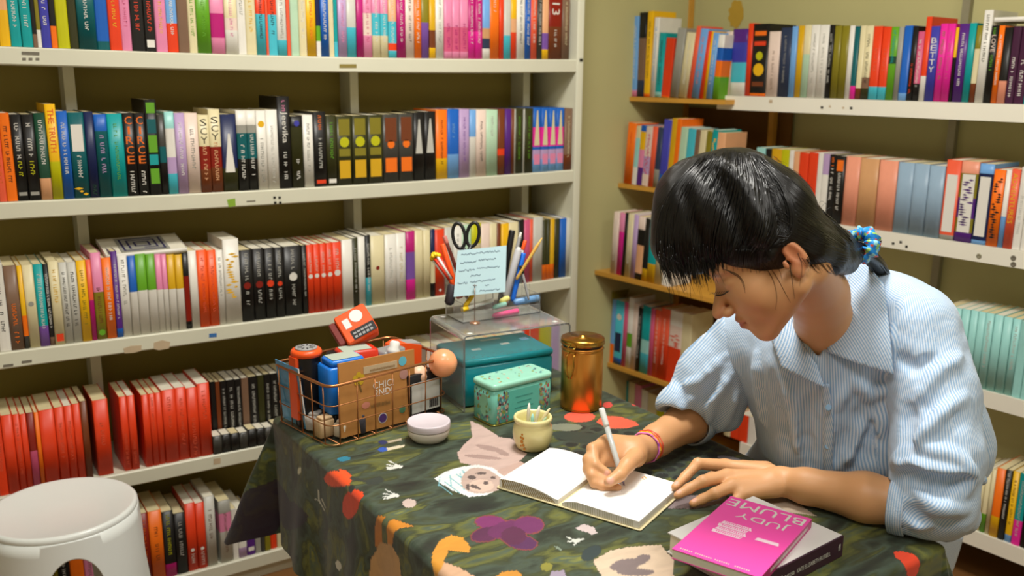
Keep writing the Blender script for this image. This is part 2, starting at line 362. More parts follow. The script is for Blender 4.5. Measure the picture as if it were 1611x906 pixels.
def make_book(parent_rot, loc, t, h, d, spec, text, lean, rng, yaw=0.0, rotx=0.0):
    toks = spec.split('|'); cols = toks[0::2]; cuts = [float(v) for v in toks[1::2]]
    bounds = [0]+cuts+[1]
    book = empty('book', loc, (0, 0, 0))
    book.rotation_euler = (Matrix.Rotation(parent_rot+yaw, 3, 'Z') @ Matrix.Rotation(lean, 3, 'Y') @ Matrix.Rotation(rotx, 3, 'X')).to_euler()
    w_ = .0011; bul = min(.0015, t*.08)
    b = MB()
    prof = [(-t/2, d), (-t/2, .0012), (-t*.42, -bul*.5), (-t*.2, -bul), (t*.2, -bul), (t*.42, -bul*.5), (t/2, .0012), (t/2, d), (t/2-w_, d), (t/2-w_, w_+.001), (-t/2+w_, w_+.001), (-t/2+w_, d)]
    n = len(prof)
    slots = []
    for c in cols:
        if c not in slots: slots.append(c)
    for i, c in enumerate(cols):
        z0, z1 = bounds[i]*h, bounds[i+1]*h
        k = len(b.v); b.v += [(x, y, z0) for x, y in prof]+[(x, y, z1) for x, y in prof]
        for j in range(n):
            jj = (j+1) % n; b.f.append((k+j, k+jj, k+n+jj, k+n+j)); b.m.append(slots.index(c)); b.sm.append(1 <= j <= 5)
        if i == 0: b.f.append(tuple(k+j for j in range(n-1, -1, -1))); b.m.append(slots.index(c)); b.sm.append(False)
        if i == len(cols)-1: b.f.append(tuple(k+n+j for j in range(n))); b.m.append(slots.index(c)); b.sm.append(False)
    b.build('cover', [bmat(c) for c in slots], book)
    p = MB(); p.box((-t/2+w_, w_+.001, .0015), (t/2-w_, d-.0015, h-.0015)); p.build('page_block', m_page if rng.random() < .6 else m_pagew, book)
    if text:
        l = MB(); yy = -bul-.0003
        for part in text.split('&'):
            kind, body, col, f0, f1 = parse_text(part)
            zc = (f0+f1)/2*h; L = (f1-f0)*h
            if kind == 'p':       # illegible running title: small strokes
                z = f1*h; gh = t*.30 if t > .012 else t*.42; gh = min(gh*1.15, .009)
                if L > .12: gh = min(gh, .0075)
                while z > f0*h:
                    ad = gh*rng.uniform(.55, .85)
                    if rng.random() < .16: z -= ad; continue
                    x0 = -gh/2; sw = gh*.2
                    typ = rng.randrange(4)
                    l.add([(x0, yy, z-sw), (x0+gh, yy, z-sw), (x0+gh, yy, z), (x0, yy, z)], [(0, 1, 2, 3)])
                    if typ: l.add([(x0+gh*(.0 if typ == 1 else .4 if typ == 2 else .75), yy, z-ad*.8), (x0+gh*(.2 if typ == 1 else .6 if typ == 2 else 1), yy, z-ad*.8), (x0+gh*(.2 if typ == 1 else .6 if typ == 2 else 1), yy, z), (x0+gh*(.0 if typ == 1 else .4 if typ == 2 else .75), yy, z)], [(0, 1, 2, 3)])
                    z -= ad
            elif kind == 's':     # stacked upright letters
                k = len(body)
                for q, ch in enumerate(body):
                    M = Matrix.Translation((0, yy, f1*h-(q+.5)*L/k)) @ Matrix.Rotation(PI/2, 4, 'X')
                    put_text(l, ch, M, w=(t*.62 if ch not in '1I' else t*.2), h=L/k*.78)
            elif kind == 't':     # running down the spine
                M = Matrix.Translation((0, yy, zc)) @ Matrix.Rotation(PI/2, 4, 'X') @ Matrix.Rotation(-PI/2, 4, 'Z')
                put_text(l, body, M, w=L, h=t*.55)
            elif kind == 'b':     # small block / emblem
                ww = t*.36; l.add([(-ww, yy, f0*h), (ww, yy, f0*h), (ww, yy, f1*h), (-ww, yy, f1*h)], [(0, 1, 2, 3)])
            elif kind == 'd':     # dot
                rr = min(t*.34, L/2); l.add([(rr*math.cos(2*PI*q/12), yy, zc+rr*math.sin(2*PI*q/12)) for q in range(12)], [tuple(range(12))])
            elif kind == 'w':     # tapering wedge
                l.add([(-t*.34, yy, f0*h), (t*.3, yy, f0*h), (t*.06, yy, f1*h), (-t*.06, yy, f1*h)], [(0, 1, 2, 3)])
            elif kind == 'm':     # mottled illustration: rows of small lozenges
                for q in range(int(L/.007)):
                    zz = f0*h+.0035+q*.007; xx = rng.uniform(-.25, .25)*t; r1 = t*rng.uniform(.12, .3); r2 = .0032
                    l.add([(xx-r1, yy, zz), (xx, yy, zz-r2), (xx+r1, yy, zz), (xx, yy, zz+r2)], [(0, 1, 2, 3)])
            cm = lmat(col)
            if cm not in l_mats(l): l.mats.append(cm)
            mi = l.mats.index(cm)
            for q in range(len(l.m)):
                if l.m[q] == 0 and q >= l.done: l.m[q] = mi
            l.done = len(l.m)
        tag(l.build('lettering', l.mats, book), kind='stuff')
    BOOKN[0] += 1
    return book
def l_mats(l):
    if not hasattr(l, 'mats'): l.mats = []; l.done = 0
    return l.mats
def parse_text(s):
    # forms: 'w' pseudo text | 's=CIRCE:or:.3:.9' stacked | 't=..' | 'b:col:f0:f1' | 'd:col:f0:f1' | 'p:col:f0:f1'
    if len(s) <= 2: return ('p', '', {'w': 'wh', 'k': 'bk', 'y': 'yg'}.get(s, s), .22, .88)
    q = s.split(':'); k = q[0][0]; body = q[0][2:] if '=' in q[0] else ''
    return (k, body, q[1], float(q[2]), float(q[3]))
def colname(spec):
    toks = spec.split('|')[0::2]; u = []
    for c in reversed(toks):
        n = PALT[c][0]
        if n not in u: u.append(n)
    return u[0] if len(u) == 1 else (u[0]+' and '+u[1] if len(u) == 2 else u[0]+', '+u[1]+' and '+u[2])
def textname(text):
    if not text: return 'plain'
    p = text.split('&')[0]
    k, body, col, a, b_ = parse_text(p)
    c = PALT[col][0]
    return {'p': c+' print', 's': 'tall '+c+' letters', 't': 'bold '+c+' letters', 'b': c+' block', 'd': c+' dot', 'w': c+' wedge', 'm': c+' patterning'}[k]
ORD = ['first', 'second', 'third', 'fourth', 'fifth', 'sixth', 'seventh', 'eighth', 'ninth', 'tenth', 'eleventh', 'twelfth', 'thirteenth', 'fourteenth']
ALLROWS = []
def row(rowname, group, side, z, data, x0, base_px, h0=.198, depth=.150, off=.010, rot=None, lean=0.0, jitter=.0035, sagging=False):
    """data: 'x1,top,colours,text[,lean_deg]' tokens; x in photo pixels on the spine foot line; 'top' pixel of the head of the spine or '-'"""
    rng = random.Random(len(rowname)*31+len(data))
    if side == 'L':
        f = lambda px, py: ony(px, py, YL+off)
        rotz = 0.0; axis = np.array([1, 0, 0.]); nin = np.array([0, 1, 0.])
    else:
        f = lambda px, py: onpl(px, py, rpt(0, off), RN)
        rotz = RROT; axis = RD; nin = RN
    px0, books = x0, []
    for tok in [t.strip() for t in data.split(';') if t.strip()]:
        q = tok.split(','); x1 = float(q[0])
        if x1 <= 0 or px0 >= 1611: px0 = x1; continue
        top = q[1]; spec = q[2]; text = q[3] if len(q) > 3 else ''; ln = float(q[4]) if len(q) > 4 else lean
        if spec != '_':
            yb = base_px[0]+(base_px[1]-base_px[0])*((px0+x1)/2-base_px[2])/(base_px[3]-base_px[2])
            A = f(px0, yb); B = f(x1, yb); c = (A+B)/2; t = abs((B-A)@axis)
            zz = z+(sag(c[0]) if sagging else 0)
            if top == '-': h = h0+rng.uniform(-.001, .001)
            else:
                T = f((px0+x1)/2+(float(ln)*.0), float(top)); h = T[2]-zz
            h = max(h, .04)
            c = np.array([c[0], c[1], zz]) + nin*rng.uniform(0, jitter)
            books.append((c, t, h, spec, text, ln, px0))
        px0 = x1
    names = [(colname(b[3]), textname(b[4])) for b in books]
    for i, (c, t, h, spec, text, ln, p_) in enumerate(books):
        le = math.radians(ln)
        tt = t*math.cos(le)-.0004
        z_up = abs(math.sin(le))*tt/2
        if ln: hh = h/math.cos(le)-z_up
        else: hh = h
        o = make_book(rotz, (c[0], c[1], c[2]+z_up+.0007), max(tt, .0035), hh, depth*rng.uniform(.95, 1.0), spec, text, le, rng)
        nm = names[i]; same = [j for j in range(len(names)) if names[j] == nm]
        body = nm[0]+' book, '+nm[1] if nm[1] != 'plain' else 'plain '+nm[0]+' book'
        if len(same) > 1:
            k = same.index(i)
            lab = (ORD[k] if k < len(ORD) else 'a further')+' '+body+' from the left, '+rowname
            if len(lab.split()) > 16: lab = (ORD[k] if k < len(ORD) else 'a further')+' '+body+' from left, '+rowname
        elif i: lab = body+', right of a '+names[i-1][0]+' one, '+rowname
        else: lab = body+', leftmost, '+rowname
        if len(lab.split()) > 16: lab = body+', '+rowname
        tag(o, lab, 'book', group)
        ALLROWS.append(o)

row('top shelf, left bookcase', 'books on the top shelf of the left bookcase', 'L', ST[0],
'''-14,-,dn,w;0,-,cr,k;18,-,ye|.4|pe,;36,-,tl,w;53,-,tl,w;60,-,gb|.15|bk,;67,-,wh|.2|ol,;82,-,bv,wh;92,-,or|.25|bk,;111,-,yg,;125,-,do,;154,-,dt,w;174,-,dt|.1|bl,;193,-,rd,ye;209,-,pk,ro;230,-,bk,p:rd:.25:.7;247,-,bk,p:rd:.25:.6&b:wh:.05:.14;
265,-,pk,ye;282,-,rd|.35|lb,wh;299,-,gb,;312,-,cr,gn;334,-,gn,gn;356,-,pk|.2|mg|.5|pk,;376,-,wh|.3|pw|.45|cr,pk;389,-,wh,p:gr:.5:.9;405,-,cr,ye;420,-,aq|.52|rd,k;424,-,co,;438,-,aq|.52|rd,k;453,-,aq|.2|lg,gr;459,-,co,;472,-,mi,;484,-,cr,wh;499,-,ye,or;
506,-,wh|.2|gn|.4|nv,;519,-,bl,w;527,-,cr,;533,-,aq|.2|tl,;547,-,li,pk;562,-,aq|.4|lg,;573,-,mg,;587,-,pk|.3|pw|.6|pk,ro;600,-,cr|.3|aq|.6|pk,w;612,-,cr|.3|aq|.6|pk,w;625,-,aq|.1|rd|.2|aq|.5|pe,w;639,-,mg,w;653,-,pw,k;664,-,or,w;676,-,vi|.5|ol,;686,-,ye|.15|br|.4|go,;699,-,wh,gr;
712,-,pk|.1|ro|.45|pk,p:mg:.15:.5;724,-,pk|.1|ro|.45|pk,p:mg:.15:.5;737,-,pk|.1|ro|.45|pk,p:mg:.15:.5;748,-,hp|.4|mg,w;759,-,hp|.4|mg,w;771,-,wh|.15|ds|.3|tn|.45|lb,;786,-,or,p:pw:.7:.9;793,-,rd,;804,-,aq|.35|lg,;813,-,rd|.4|pe|.6|ye,;826,-,wh,k;835,-,bl,w;845,-,co,w;853,-,dg,w;863,-,ye|.15|vi|.4|pe,;884,-,br|.5|dr,t=13:wh:.68:.86&p:wh:.2:.45;896,-,gb,cr''',
 -30, (73, 96, 0, 905), h0=.2, sagging=True)
row('second shelf, left bookcase', 'books on the second shelf of the left bookcase', 'L', ST[1],
'''-16,180,bk,w;0,178,rd,;12,178,co,or;29,178,or,k;47,180,bk,p:wh:.5:.9&p:yg:.3:.46&b:gr:.06:.1;66,180,bk,p:wh:.5:.9&p:yg:.3:.46&b:gr:.06:.1;84,178,pe|.25|dn,p:wh:.4:.92;101,164,yg|.4|ye,t=THE TRUTH:rd:.5:.95;118,175,bl,p:wh:.3:.9;143,177,dt,b:wh:.55:.86&p:wh:.25:.5&m:ye:.03:.16;158,176,nv,p:dn:.05:.15;178,180,dt|.8|bl,p:li:.3:.75;202,179,tl,p:gn:.2:.88;220,178,bk,s=CIRCE:or:.38:.97&p:wh:.05:.3;237,178,bk,s=CIRCE:or:.38:.97&p:wh:.05:.3;
256,157,bk,b:dt:.65:.8&b:gn:.45:.63&b:tl:.32:.43&b:gn:.12:.28&b:gn:.86:.97;267,180,bk|.4|dt|.6|dg,;282,176,aq|.25|li|.45|wh|.8|lt,;298,178,li,w;318,178,pw,p:gr:.3:.8;335,181,br|.3|dr|.6|cr,s=SCY:bk:.62:.96&p:pe:.15:.6;353,172,br|.3|dr|.55|cr,s=SCY:bk:.62:.92&p:pe:.15:.6;377,180,do|.3|nv,w:wh:.25:.75;393,174,bk|.4|dt|.72|gr|.82|wh,p:wh:.15:.7;408,174,bk|.4|dt|.72|gr|.82|wh,p:wh:.15:.7;423,174,wh,p:gr:.1:.65&d:ye:.78:.88;441,173,wh,p:lg:.1:.8;461,152,bk,p:pk:.84:.98&t=Jeevika:wh:.5:.84&p:wh:.1:.4;480,183,do|.85|bk,d:bv:.86:.94&p:wh:.1:.4;496,181,wh,gr;
516,176,bk,p:or:.75:.95&p:lg:.25:.65&b:rd:.04:.09;532,182,do,p:gn:.4:.9&b:wh:.04:.1;556,183,do,b:ol:.72:.96&d:yg:.55:.7&b:ol:.42:.53&b:go:.1:.36;580,182,do,b:ol:.72:.96&d:yg:.55:.7&b:ol:.42:.53&b:go:.1:.36;604,181,do,b:ol:.72:.96&d:yg:.55:.7&b:ol:.42:.53&b:go:.1:.36;629,180,dg,b:br:.6:.95&d:or:.5:.62&b:or:.15:.36;652,179,dg,b:br:.6:.95&d:or:.5:.62&b:or:.15:.36;669,177,bk,w:lg:.4:.9;687,176,bk,w:lg:.4:.9;705,173,ye|.3|or,k;723,172,lb|.35|bl,p:lb:.6:.85;739,172,li,vi;749,173,wh|.6|lb,;765,173,pw,k;783,173,mi,p:lg:.6:.9;794,172,br|.3|rd|.4|br,;
804,172,pu,;809,172,br,;811,172,lg,;823,172,do,gn;825,172,lg,;838,171,do,gn;851,170,lb|.2|li|.35|bl|.4|hp|.7|bl,w:cr:.42:.96&b:pk:.12:.28;863,170,lb|.2|li|.35|bl|.4|hp|.7|bl,w:cr:.42:.96&b:pk:.12:.28;875,170,lb|.2|li|.35|bl|.4|hp|.7|bl,w:cr:.42:.96&b:pk:.12:.28;887,170,lb|.2|li|.35|bl|.4|hp|.7|bl,w:cr:.42:.96&b:pk:.12:.28;899,171,br|.25|gb,cr''',
 -34, (319, 268, 0, 905), sagging=True)
row('third shelf, left bookcase', 'books on the third shelf of the left bookcase', 'L', ST[2],
'''-16,413,cr,k;0,413,ye,;19,413,wh,k;40,417,gb,p:or:.1:.55;48,417,dg|.15|or|.4|ye,;65,416,cr,d:gr:.5:.56;80,415,vi|.25|tl,w;88,415,gb|.1|bk,w;104,410,cr,b:rd:.04:.13&p:ye:.5:.9;117,412,lg,k;131,412,lg,k;146,409,ye,ol;154,408,mg|.5|co,;170,397,ol|.3|ol|.55|pk,p:br:.2:.6&d:gn:.03:.13;185,405,or,w;195,395,bl|.1|pu,w;210,402,wh,p:gr:.4:.95;222,402,wh|.55|bl,;238,399,wh|.55|gn,;252,399,wh|.55|gn,;262,400,wh|.55|pk,;270,400,wh|.55|pk,;282,400,wh|.55|go,;294,400,wh|.55|go,;303,398,bk|.1|dr|.7|bk,;316,394,wh,;
332,393,vo,p:co:.2:.9;346,393,vo,p:co:.2:.9;357,393,wh,p:gr:.4:.9;382,376,wh,m:ye:.3:.85;402,393,bk,p:lg:.58:.95&p:lg:.25:.42&d:dr:.45:.55;420,391,bk,p:lg:.58:.95&p:lg:.25:.42&d:dr:.45:.55;436,390,bk,p:lg:.58:.95&p:lg:.25:.42&d:rd:.45:.55;450,389,bk,p:lg:.58:.95&p:lg:.25:.42&d:rd:.45:.52;478,387,bk,p:lg:.62:.95&d:wh:.5:.62&p:lg:.15:.45;486,386,bk,lg;496,385,rd,d:wh:.5:.58&p:pw:.6:.9;506,384,rd,d:wh:.5:.58&p:pw:.6:.9;516,383,rd,d:wh:.5:.58&p:pw:.6:.9;526,382,rd,d:wh:.5:.58&p:pw:.6:.9;540,381,rd,d:wh:.5:.6&p:pw:.62:.9;
557,377,wh,;566,375,do,lg;577,373,wh,;585,370,aq|.4|bk,w;607,371,cr,d:dr:.5:.56;625,369,wh,p:lg:.3:.8;640,367,wh,p:cr:.3:.8;654,364,hp|.3|vi|.7|mg,;667,363,cr,;678,362,cr,;685,361,bk|.2|cr|.6|nv,;700,361,rd,d:wh:.06:.1;714,358,lg,;728,356,wh,gr;742,354,mi,;757,352,cr|.7|yg,;771,352,pw,;782,352,cr,;788,352,br,;800,352,pe|.4|ye,;815,350,cr,;824,346,bk,;833,346,ro,;838,346,co,;853,342,lg,;860,346,or|.25|do,;865,346,or|.25|do,;872,345,or|.25|go,;880,345,do,;890,344,bl,;896,344,lg,;901,344,gb,''',
 -34, (555, 434, 0, 902), sagging=True)
row('fourth shelf, left bookcase', 'books on the fourth shelf of the left bookcase', 'L', ST[3],
'''-30,652,dr,;-14,652,rd,;0,652,rd,;15,652,rd,p:co:.3:.8;33,651,rd,;44,650,rd,co;54,650,rd,;66,648,ro|.5|dr,;73,647,or,;97,643,rd,;112,639,rd,p:co:.3:.8;125,637,rd,p:co:.3:.8;137,634,rd,;148,630,br,;156,630,_;180,628,rd,p:co:.4:.7;197,0,_;209,623,rd,p:co:.08:.5;221,621,rd,p:co:.08:.4;231,0,_;242,620,rd,;252,618,rd,p:co:.5:.95;262,617,rd,;283,612,rd,p:co:.5:.9;300,609,rd,co;317,609,rd,p:co:.05:.6;336,602,rd,p:co:.5:.9;''',
 -44, (782, 672, 0, 530), sagging=True)
row('back of fourth shelf, left bookcase', 'black books on the fourth shelf of the left bookcase', 'L', ST[3],
'''345,600,bk,;352,600,br,;362,599,bk,lg;375,597,bk,lg;385,596,bk,lg;396,594,gb,;410,592,bk,lg;420,590,do,;430,588,bk,lg;442,587,bk,lg;455,585,bk,lg;468,584,do,;482,582,bk,lg;496,580,bk,lg;512,578,dg,;530,575,bk,lg;550,572,bk,;''',
 337, (706, 662, 337, 550), off=.062, depth=.10, sagging=True)
row('fourth shelf, left bookcase, behind the acrylic riser', 'books on the fourth shelf of the left bookcase', 'L', ST[3],
'''690,545,pw,;706,543,pk,;722,541,pe,;735,538,rd,;752,535,br,;768,533,or,;783,531,co,;797,529,pe,;811,527,tn,;825,524,sl,;848,512,rd,;867,512,yg,;880,511,li,;900,510,lg,''',
 672, (641, 594, 672, 900), h0=.19, sagging=True)
row('front row of the fourth shelf', 'low black books in front of the black row', 'L', ST[3],
'''350,676,bk,;362,675,bk,dg;376,674,bk,;388,671,bk,;402,669,bk,dg;416,667,bk,;430,664,bk,;446,661,bk,dg;462,658,bk,;480,655,bk,;498,652,bk,''',
 338, (713, 680, 338, 498), depth=.02, off=.004, jitter=0, sagging=True) if False else None
row('bottom shelf, left bookcase', 'books on the bottom shelf of the left bookcase', 'L', ST[4],
'''80,850,tl,;97,850,ol,;115,846,bk,w;137,842,or,;155,838,pk,gb;170,836,wh,;190,830,dg,;210,824,rd,;226,820,br,;241,806,dr,p:or:.3:.9;262,802,or,p:br:.3:.8;280,803,mg|.2|bk,p:yg:.35:.95;298,806,bk,p:lg:.3:.85;314,791,rd,p:pw:.05:.25&d:wh:.28:.33;328,790,rd,p:pw:.05:.25&d:wh:.28:.33;344,780,lg,p:gb:.4:.9;349,0,_;368,786,lg|.5|pk|.8|gr,p:gb:.15:.8;377,800,wh,;390,800,li|.2|wh,;403,810,pu,b:wh:.1:.2;412,815,gr,;418,812,dg,;427,805,ol,;437,800,rd,;452,800,cr,;470,800,bk,''',
 62, (974, 858, 0, 470), h0=.19, sagging=False)
row('top white shelf on right', 'books on the top white shelf', 'R', RS[0],
'''1147,50,pw,;1170,46,wh|.2|aq|.5|bv|.8|pu,;1178,37,rd,;1203,38,or|.04|bk,b:or:.84:.9&b:rd:.7:.76&d:yg:.5:.62&d:ye:.28:.46&b:br:.14:.2;1221,50,pw,p:gb:.1:.7;1238,44,ds,gr;1247,42,lb,;1257,41,go,;1268,40,mi|.6|cr,;1281,40,wh,gr;1296,40,wh,gr;1304,40,bk,lg;1315,41,ol,;1327,41,ol,;1335,41,wh,;1343,42,hp|.18|dt,;1352,41,br|.15|cr,;1364,41,do|.15|gb|.3|cr,k;1378,42,aq|.18|rd,p:co:.4:.7;1391,43,aq|.18|rd,p:co:.4:.7;1403,43,gn|.5|dn|.6|gn,p:tl:.5:.95;1411,43,gr,;1424,41,lb|.1|bl,;1433,42,bk,p:rd:.1:.5;1443,50,bk|.25|ro,w;1452,27,wh|.3|rd,;1466,42,bv,s=BETTY:wh:.38:.86;1478,38,hp,p:ol:.3:.9;1490,38,hp,p:ro:.3:.9;1495,44,bk|.6|ye,;1511,38,pu,w;1522,37,tl,;1531,41,br|.25|cr|.7|ol,;1545,17,wh,p:do:.45:.95;1557,41,bk,p:gn:.9:.97&t=LOVE:pw:.66:.88&p:gn:.42:.62;1566,41,or,w;1579,44,sa|.3|bk,;1592,42,pp,p:wh:.1:.6;1608,42,pp,p:wh:.1:.6;1624,44,tl,;1640,44,bk,''',
 1136, (147, 167, 1130, 1611), off=.008)
row('second white shelf on right', 'books on the second white shelf', 'R', RS[1],
'''1197,232,lt,;1206,234,or|.3|bk,;1222,234,go,or;1234,235,yg,;1241,236,wh,;1250,238,pe,;1264,240,rd,;1278,240,rd,;1286,240,wh,;1296,242,wh|.7|li,;1307,243,bk,p:wh:.3:.8&p:or:.82:.96;1321,245,bk,p:wh:.2:.75&b:or:.78:.94;1344,246,sa,;1373,249,tn,;1402,252,sa,;1427,255,sl,;1451,257,sl,;1475,260,sl,;1498,251,gr|.06|co,b:wh:.1:.82;1526,253,pu|.12|ol|.3|pu|.55|ol|.85|sa,b:wh:.12:.84&m:pu:.2:.8;1549,257,lb|.05|nv|.88|lb,b:wh:.1:.84;1567,266,or,m:bk:.1:.9;1576,266,lb|.4|wh,;1590,265,co,t=ADVENTURES:ye:.32:.95;1603,262,wh,p:lg:.2:.7;1618,262,wh|.5|rd,;1640,262,gn,''',
 1183, (327, 396, 1130, 1611), off=.008)
row('third white shelf on right', 'pale turquoise books on the third white shelf', 'R', RS[2],
'''1485,480,wh,;1499,482,lt,;1512,484,lt,;1524,486,lt,;1536,488,lt,;1549,490,lt,p:lg:.3:.9;1563,493,lt,;1577,496,lt,;1590,499,lt,p:lg:.3:.9;1604,503,lt,;1618,506,lt,;1636,508,lt,''',
 1470, (597, 630, 1470, 1611), off=.008)
row('lowest white shelf on right', 'books on the lowest white shelf', 'R', RS[3],
'''1148,650,cr,;1160,650,rd,;1175,652,rd,;1190,656,wh,;1206,658,ol,;1222,664,bk,;1524,0,_;1531,735,cr,;1539,738,cr,;1547,736,gn|.3|cr,;1554,735,cr,;1568,733,ye|.3|or,;1578,735,bk,p:wh:.3:.95;1589,738,lb|.1|ye,k;1603,741,hp|.35|tl,p:lg:.1:.9;1616,744,bk,k;1632,746,or,''',
 1138, (678, 864, 1140, 1611), off=.008)
def wrow(nm, k, x0, bp, data, lean=4):
    z, o = WS[k]; row(nm, 'books on the wooden corner shelves', 'R', z, data, x0, bp, off=o+.012, depth=.12, lean=lean, jitter=.002)
wrow('top wooden corner shelf', 0, 990, (152, 170, 990, 1130), '''1001,26,pk|.08|lb,w,0;1012,20,ds|.2|gb|.7|bk,,0;1021,18,or|.04|ye,k,1;1029,28,wh,lb,2;1039,52,lt|.08|tl,k,3;1052,60,or|.02|rd,,4;1065,45,gr,,6;1079,52,cr,wh,7;1086,42,co,,7;1098,46,lb,or,7;1104,50,rd,,7;1109,50,ye,,6;1118,52,lb,wh,5;1128,55,gn|.35|or|.6|bl|.8|wh,,4''')
wrow('second wooden corner shelf', 1, 980, (291, 322, 980, 1130), '''993,193,or,rd,4;1000,198,wh|.3|lt|.8|cr,,4;1008,197,pu|.3|pk|.6|ye|.9|bl,,4;1018,199,pw|.2|li|.5|pw,m:ro:.2:.9,4;1026,199,co,,4;1034,200,gr|.3|ds,,4;1046,188,bl|.2|bv,,4;1054,186,go,,4;1061,187,or,,4;1072,200,mi,,4;1084,202,aq,,4;1091,204,gb,,4;1101,205,or|.5|cr,,4;1109,206,ol,,4;1119,204,tl,m:ye:.3:.9,4;1132,208,pe,,2''')
wrow('third wooden corner shelf', 2, 959, (427, 470, 959, 1120), '''968,333,pw,w,3;976,334,hp|.7|pk,,3;981,334,bk,,3;990,336,cr,w,3;997,337,li,,3;1008,340,bk|.1|pe|.55|bk|.8|pw,,3;1016,343,go|.2|bk,,3;1028,345,go|.3|tl,,3;1040,348,cr,,3;1052,352,wh,,3''')
wrow('fourth wooden corner shelf', 3, 927, (560, 606, 927, 1050), '''938,449,br|.5|dr,,3;942,451,vi,,3;950,453,lb|.3|cr,,3;957,456,cr|.2|ol,,3;963,470,or|.3|lb,,2;976,472,bl|.1|aq,b:nv:.2:.5&d:wh:.7:.8,2;982,474,ro,,2;990,467,wh|.3|gn|.5|wh,,2;998,476,pw,w,2;1004,482,bk,w,2;1017,480,aq|.3|lt|.5|tl,,2;1023,484,ro,,2;1032,486,co,w,2;1046,484,rd|.5|co,w,2;1066,488,rd|.5|pw|.8|wh,m:rd:.2:.7,2;1082,492,cr,,0''')
wrow('lowest wooden corner shelf', 4, 940, (700, 745, 940, 1060), '''958,604,tl,,0;970,600,wh,,0;984,596,tl,,0;994,600,cr,,0;1004,604,pk,,0;1014,612,wh,,0;1028,618,cr,,0;1040,622,yg,,0;1056,628,wh,,0''')
# low booklets in front of the black row on the fourth shelf
rng = random.Random(5); xs = np.linspace(ony(337, 710, YL)[0], ony(520, 675, YL)[0], 15)
for i in range(14):
    c = (xs[i]+xs[i+1])/2; t = xs[i+1]-xs[i]-.0006
    o = make_book(0, (c, YL+.004+rng.uniform(0, .0015), ST[3]+sag(c)+.0003), t, .052+rng.uniform(-.003, .003), .050, 'bk' if i % 3 else 'dg', 'p:dg:.2:.9' if i % 2 else '', 0, rng)
    tag(o, ORD[min(i, 13)]+' low black booklet from the left in front of the black books', 'book', 'low black booklets on the fourth shelf')
# book lying on top of the upright ones, grid logo cover
A = ony(166, 388, YL+.02)
o = make_book(0, (ony(232, 395, YL+.015)[0]+.0, YL+.016, ST[2]+sag(.4)+.2045), .20, .012, .135, 'wh', '', 0, rng)
tag(o, 'white book lying flat on upright books, black square maze emblem on its cover', 'book')
o.rotation_euler = (math.radians(9), 0, 0)
lb_ = MB(); zt = .0123
for k, (wx, wy) in enumerate(((.052, .047), (.036, .033), (.020, .019))):
    s_ = .005
    for (x0, y0, x1, y1) in ((-wx, -wy, -wx+s_, wy), (wx-s_, -wy, wx, wy), (-wx, wy-s_, wx if k else wx*.6, wy), (-wx if k != 1 else 0, -wy, wx, -wy+s_)):
        lb_.add([(x0, y0, 0), (x1, y0, 0), (x1, y1, 0), (x0, y1, 0)], [(0, 1, 2, 3)])
    if k == 0: lb_.add([(-.06, -.055, -.0003), (.06, -.055, -.0003), (.06, .055, -.0003), (-.06, .055, -.0003)], [(0, 1, 2, 3)], 1)
lb_.build('cover_emblem', [mat('dark_violet_print', (42, 36, 84), .5, vary=0), mat('grey_print', (128, 124, 128), .5, vary=0)], o, (.0, .065, zt))
# book on top of the dark books of the top right shelf
P = onpl(1580, 36, rpt(0, .02), RN)
o = make_book(RROT, (P[0], P[1], RS[0]+.213), .105, .012, .15, 'wh', '', 0, rng)
tag(o, 'white book lying flat above dark plum books, top white shelf', 'book')
pc = MB(); pc.add([(-.05, .02, .0124), (.045, .02, .0124), (.045, .13, .0124), (-.05, .13, .0124)], [(0, 1, 2, 3)]); pc.add([(.02, .03, .0128), (.045, .03, .0128), (.045, .1, .0128), (.02, .1, .0128)], [(0, 1, 2, 3)], 1)
pc.build('cover_picture', [mat('foliage_photo_print', (92, 100, 60), .5, vary=.7, scale=70), mat('lime_print', (170, 176, 30), .5, vary=0)], o)
# ------------------------------------------------------------------ table and printed cloth
TX0, TX1, TY0, TY1, TZ = .602, 1.293, .738, 1.812, .742
m_blackm = mat('black_metal', (18, 18, 18), .4, metal=.6, vary=0)
tb = empty('desk', ((TX0+TX1)/2, (TY0+TY1)/2, 0), label='rectangular desk with thin black metal legs under the printed cloth', cat='desk')
def dpart(mb, name, m):
    o = mb.build(name, m, tb); o.location = tuple(-Vector(tb.location)); return o
b = MB(); b.box((TX0+.012, TY0+.012, TZ-.027), (TX1-.012, TY1-.012, TZ-.0025)); dpart(b, 'tabletop', mat('desk_board', (150, 120, 80), .5))
for x in (TX0+.05, TX1-.05):
    for y in (TY0+.05, TY1-.28):
        b = MB(); b.tube([(x, y, 0), (x, y, TZ-.02)], .009, 10); dpart(b, 'leg', m_blackm)
# cloth
step = .0028; OV = .275
nu = int((TX1-TX0+2*OV)/step)+1; nv = int((TY1-TY0+2*OV)/step)+1
U, V = np.meshgrid(np.linspace(TX0-OV, TX1+OV, nu), np.linspace(TY0-OV, TY1+OV, nv), indexing='ij')
cx = np.clip(U, TX0, TX1); cy = np.clip(V, TY0, TY1); du = U-cx; dv = V-cy
dd = np.hypot(du, dv); ex = np.where(dd > 0, du/np.maximum(dd, 1e-9), 0); ey = np.where(dd > 0, dv/np.maximum(dd, 1e-9), 0)
corner = 2*np.abs(ex*ey)                         # 0 on a side, 1 on the diagonal
r0 = .013; phi = np.minimum(dd/r0, PI/2)
rest = np.maximum(dd-r0*PI/2, 0)
fl_ = .05+.30*corner**1.3
along = np.where(np.abs(du) > np.abs(dv), V, U)
fold = (.012*np.sin(along*23+1.0)+.007*np.sin(along*47+.5))*(rest/.26)*(1-.7*corner)
fold += .022*np.sin(np.arctan2(dv, du)*8)*corner*(rest/.26)
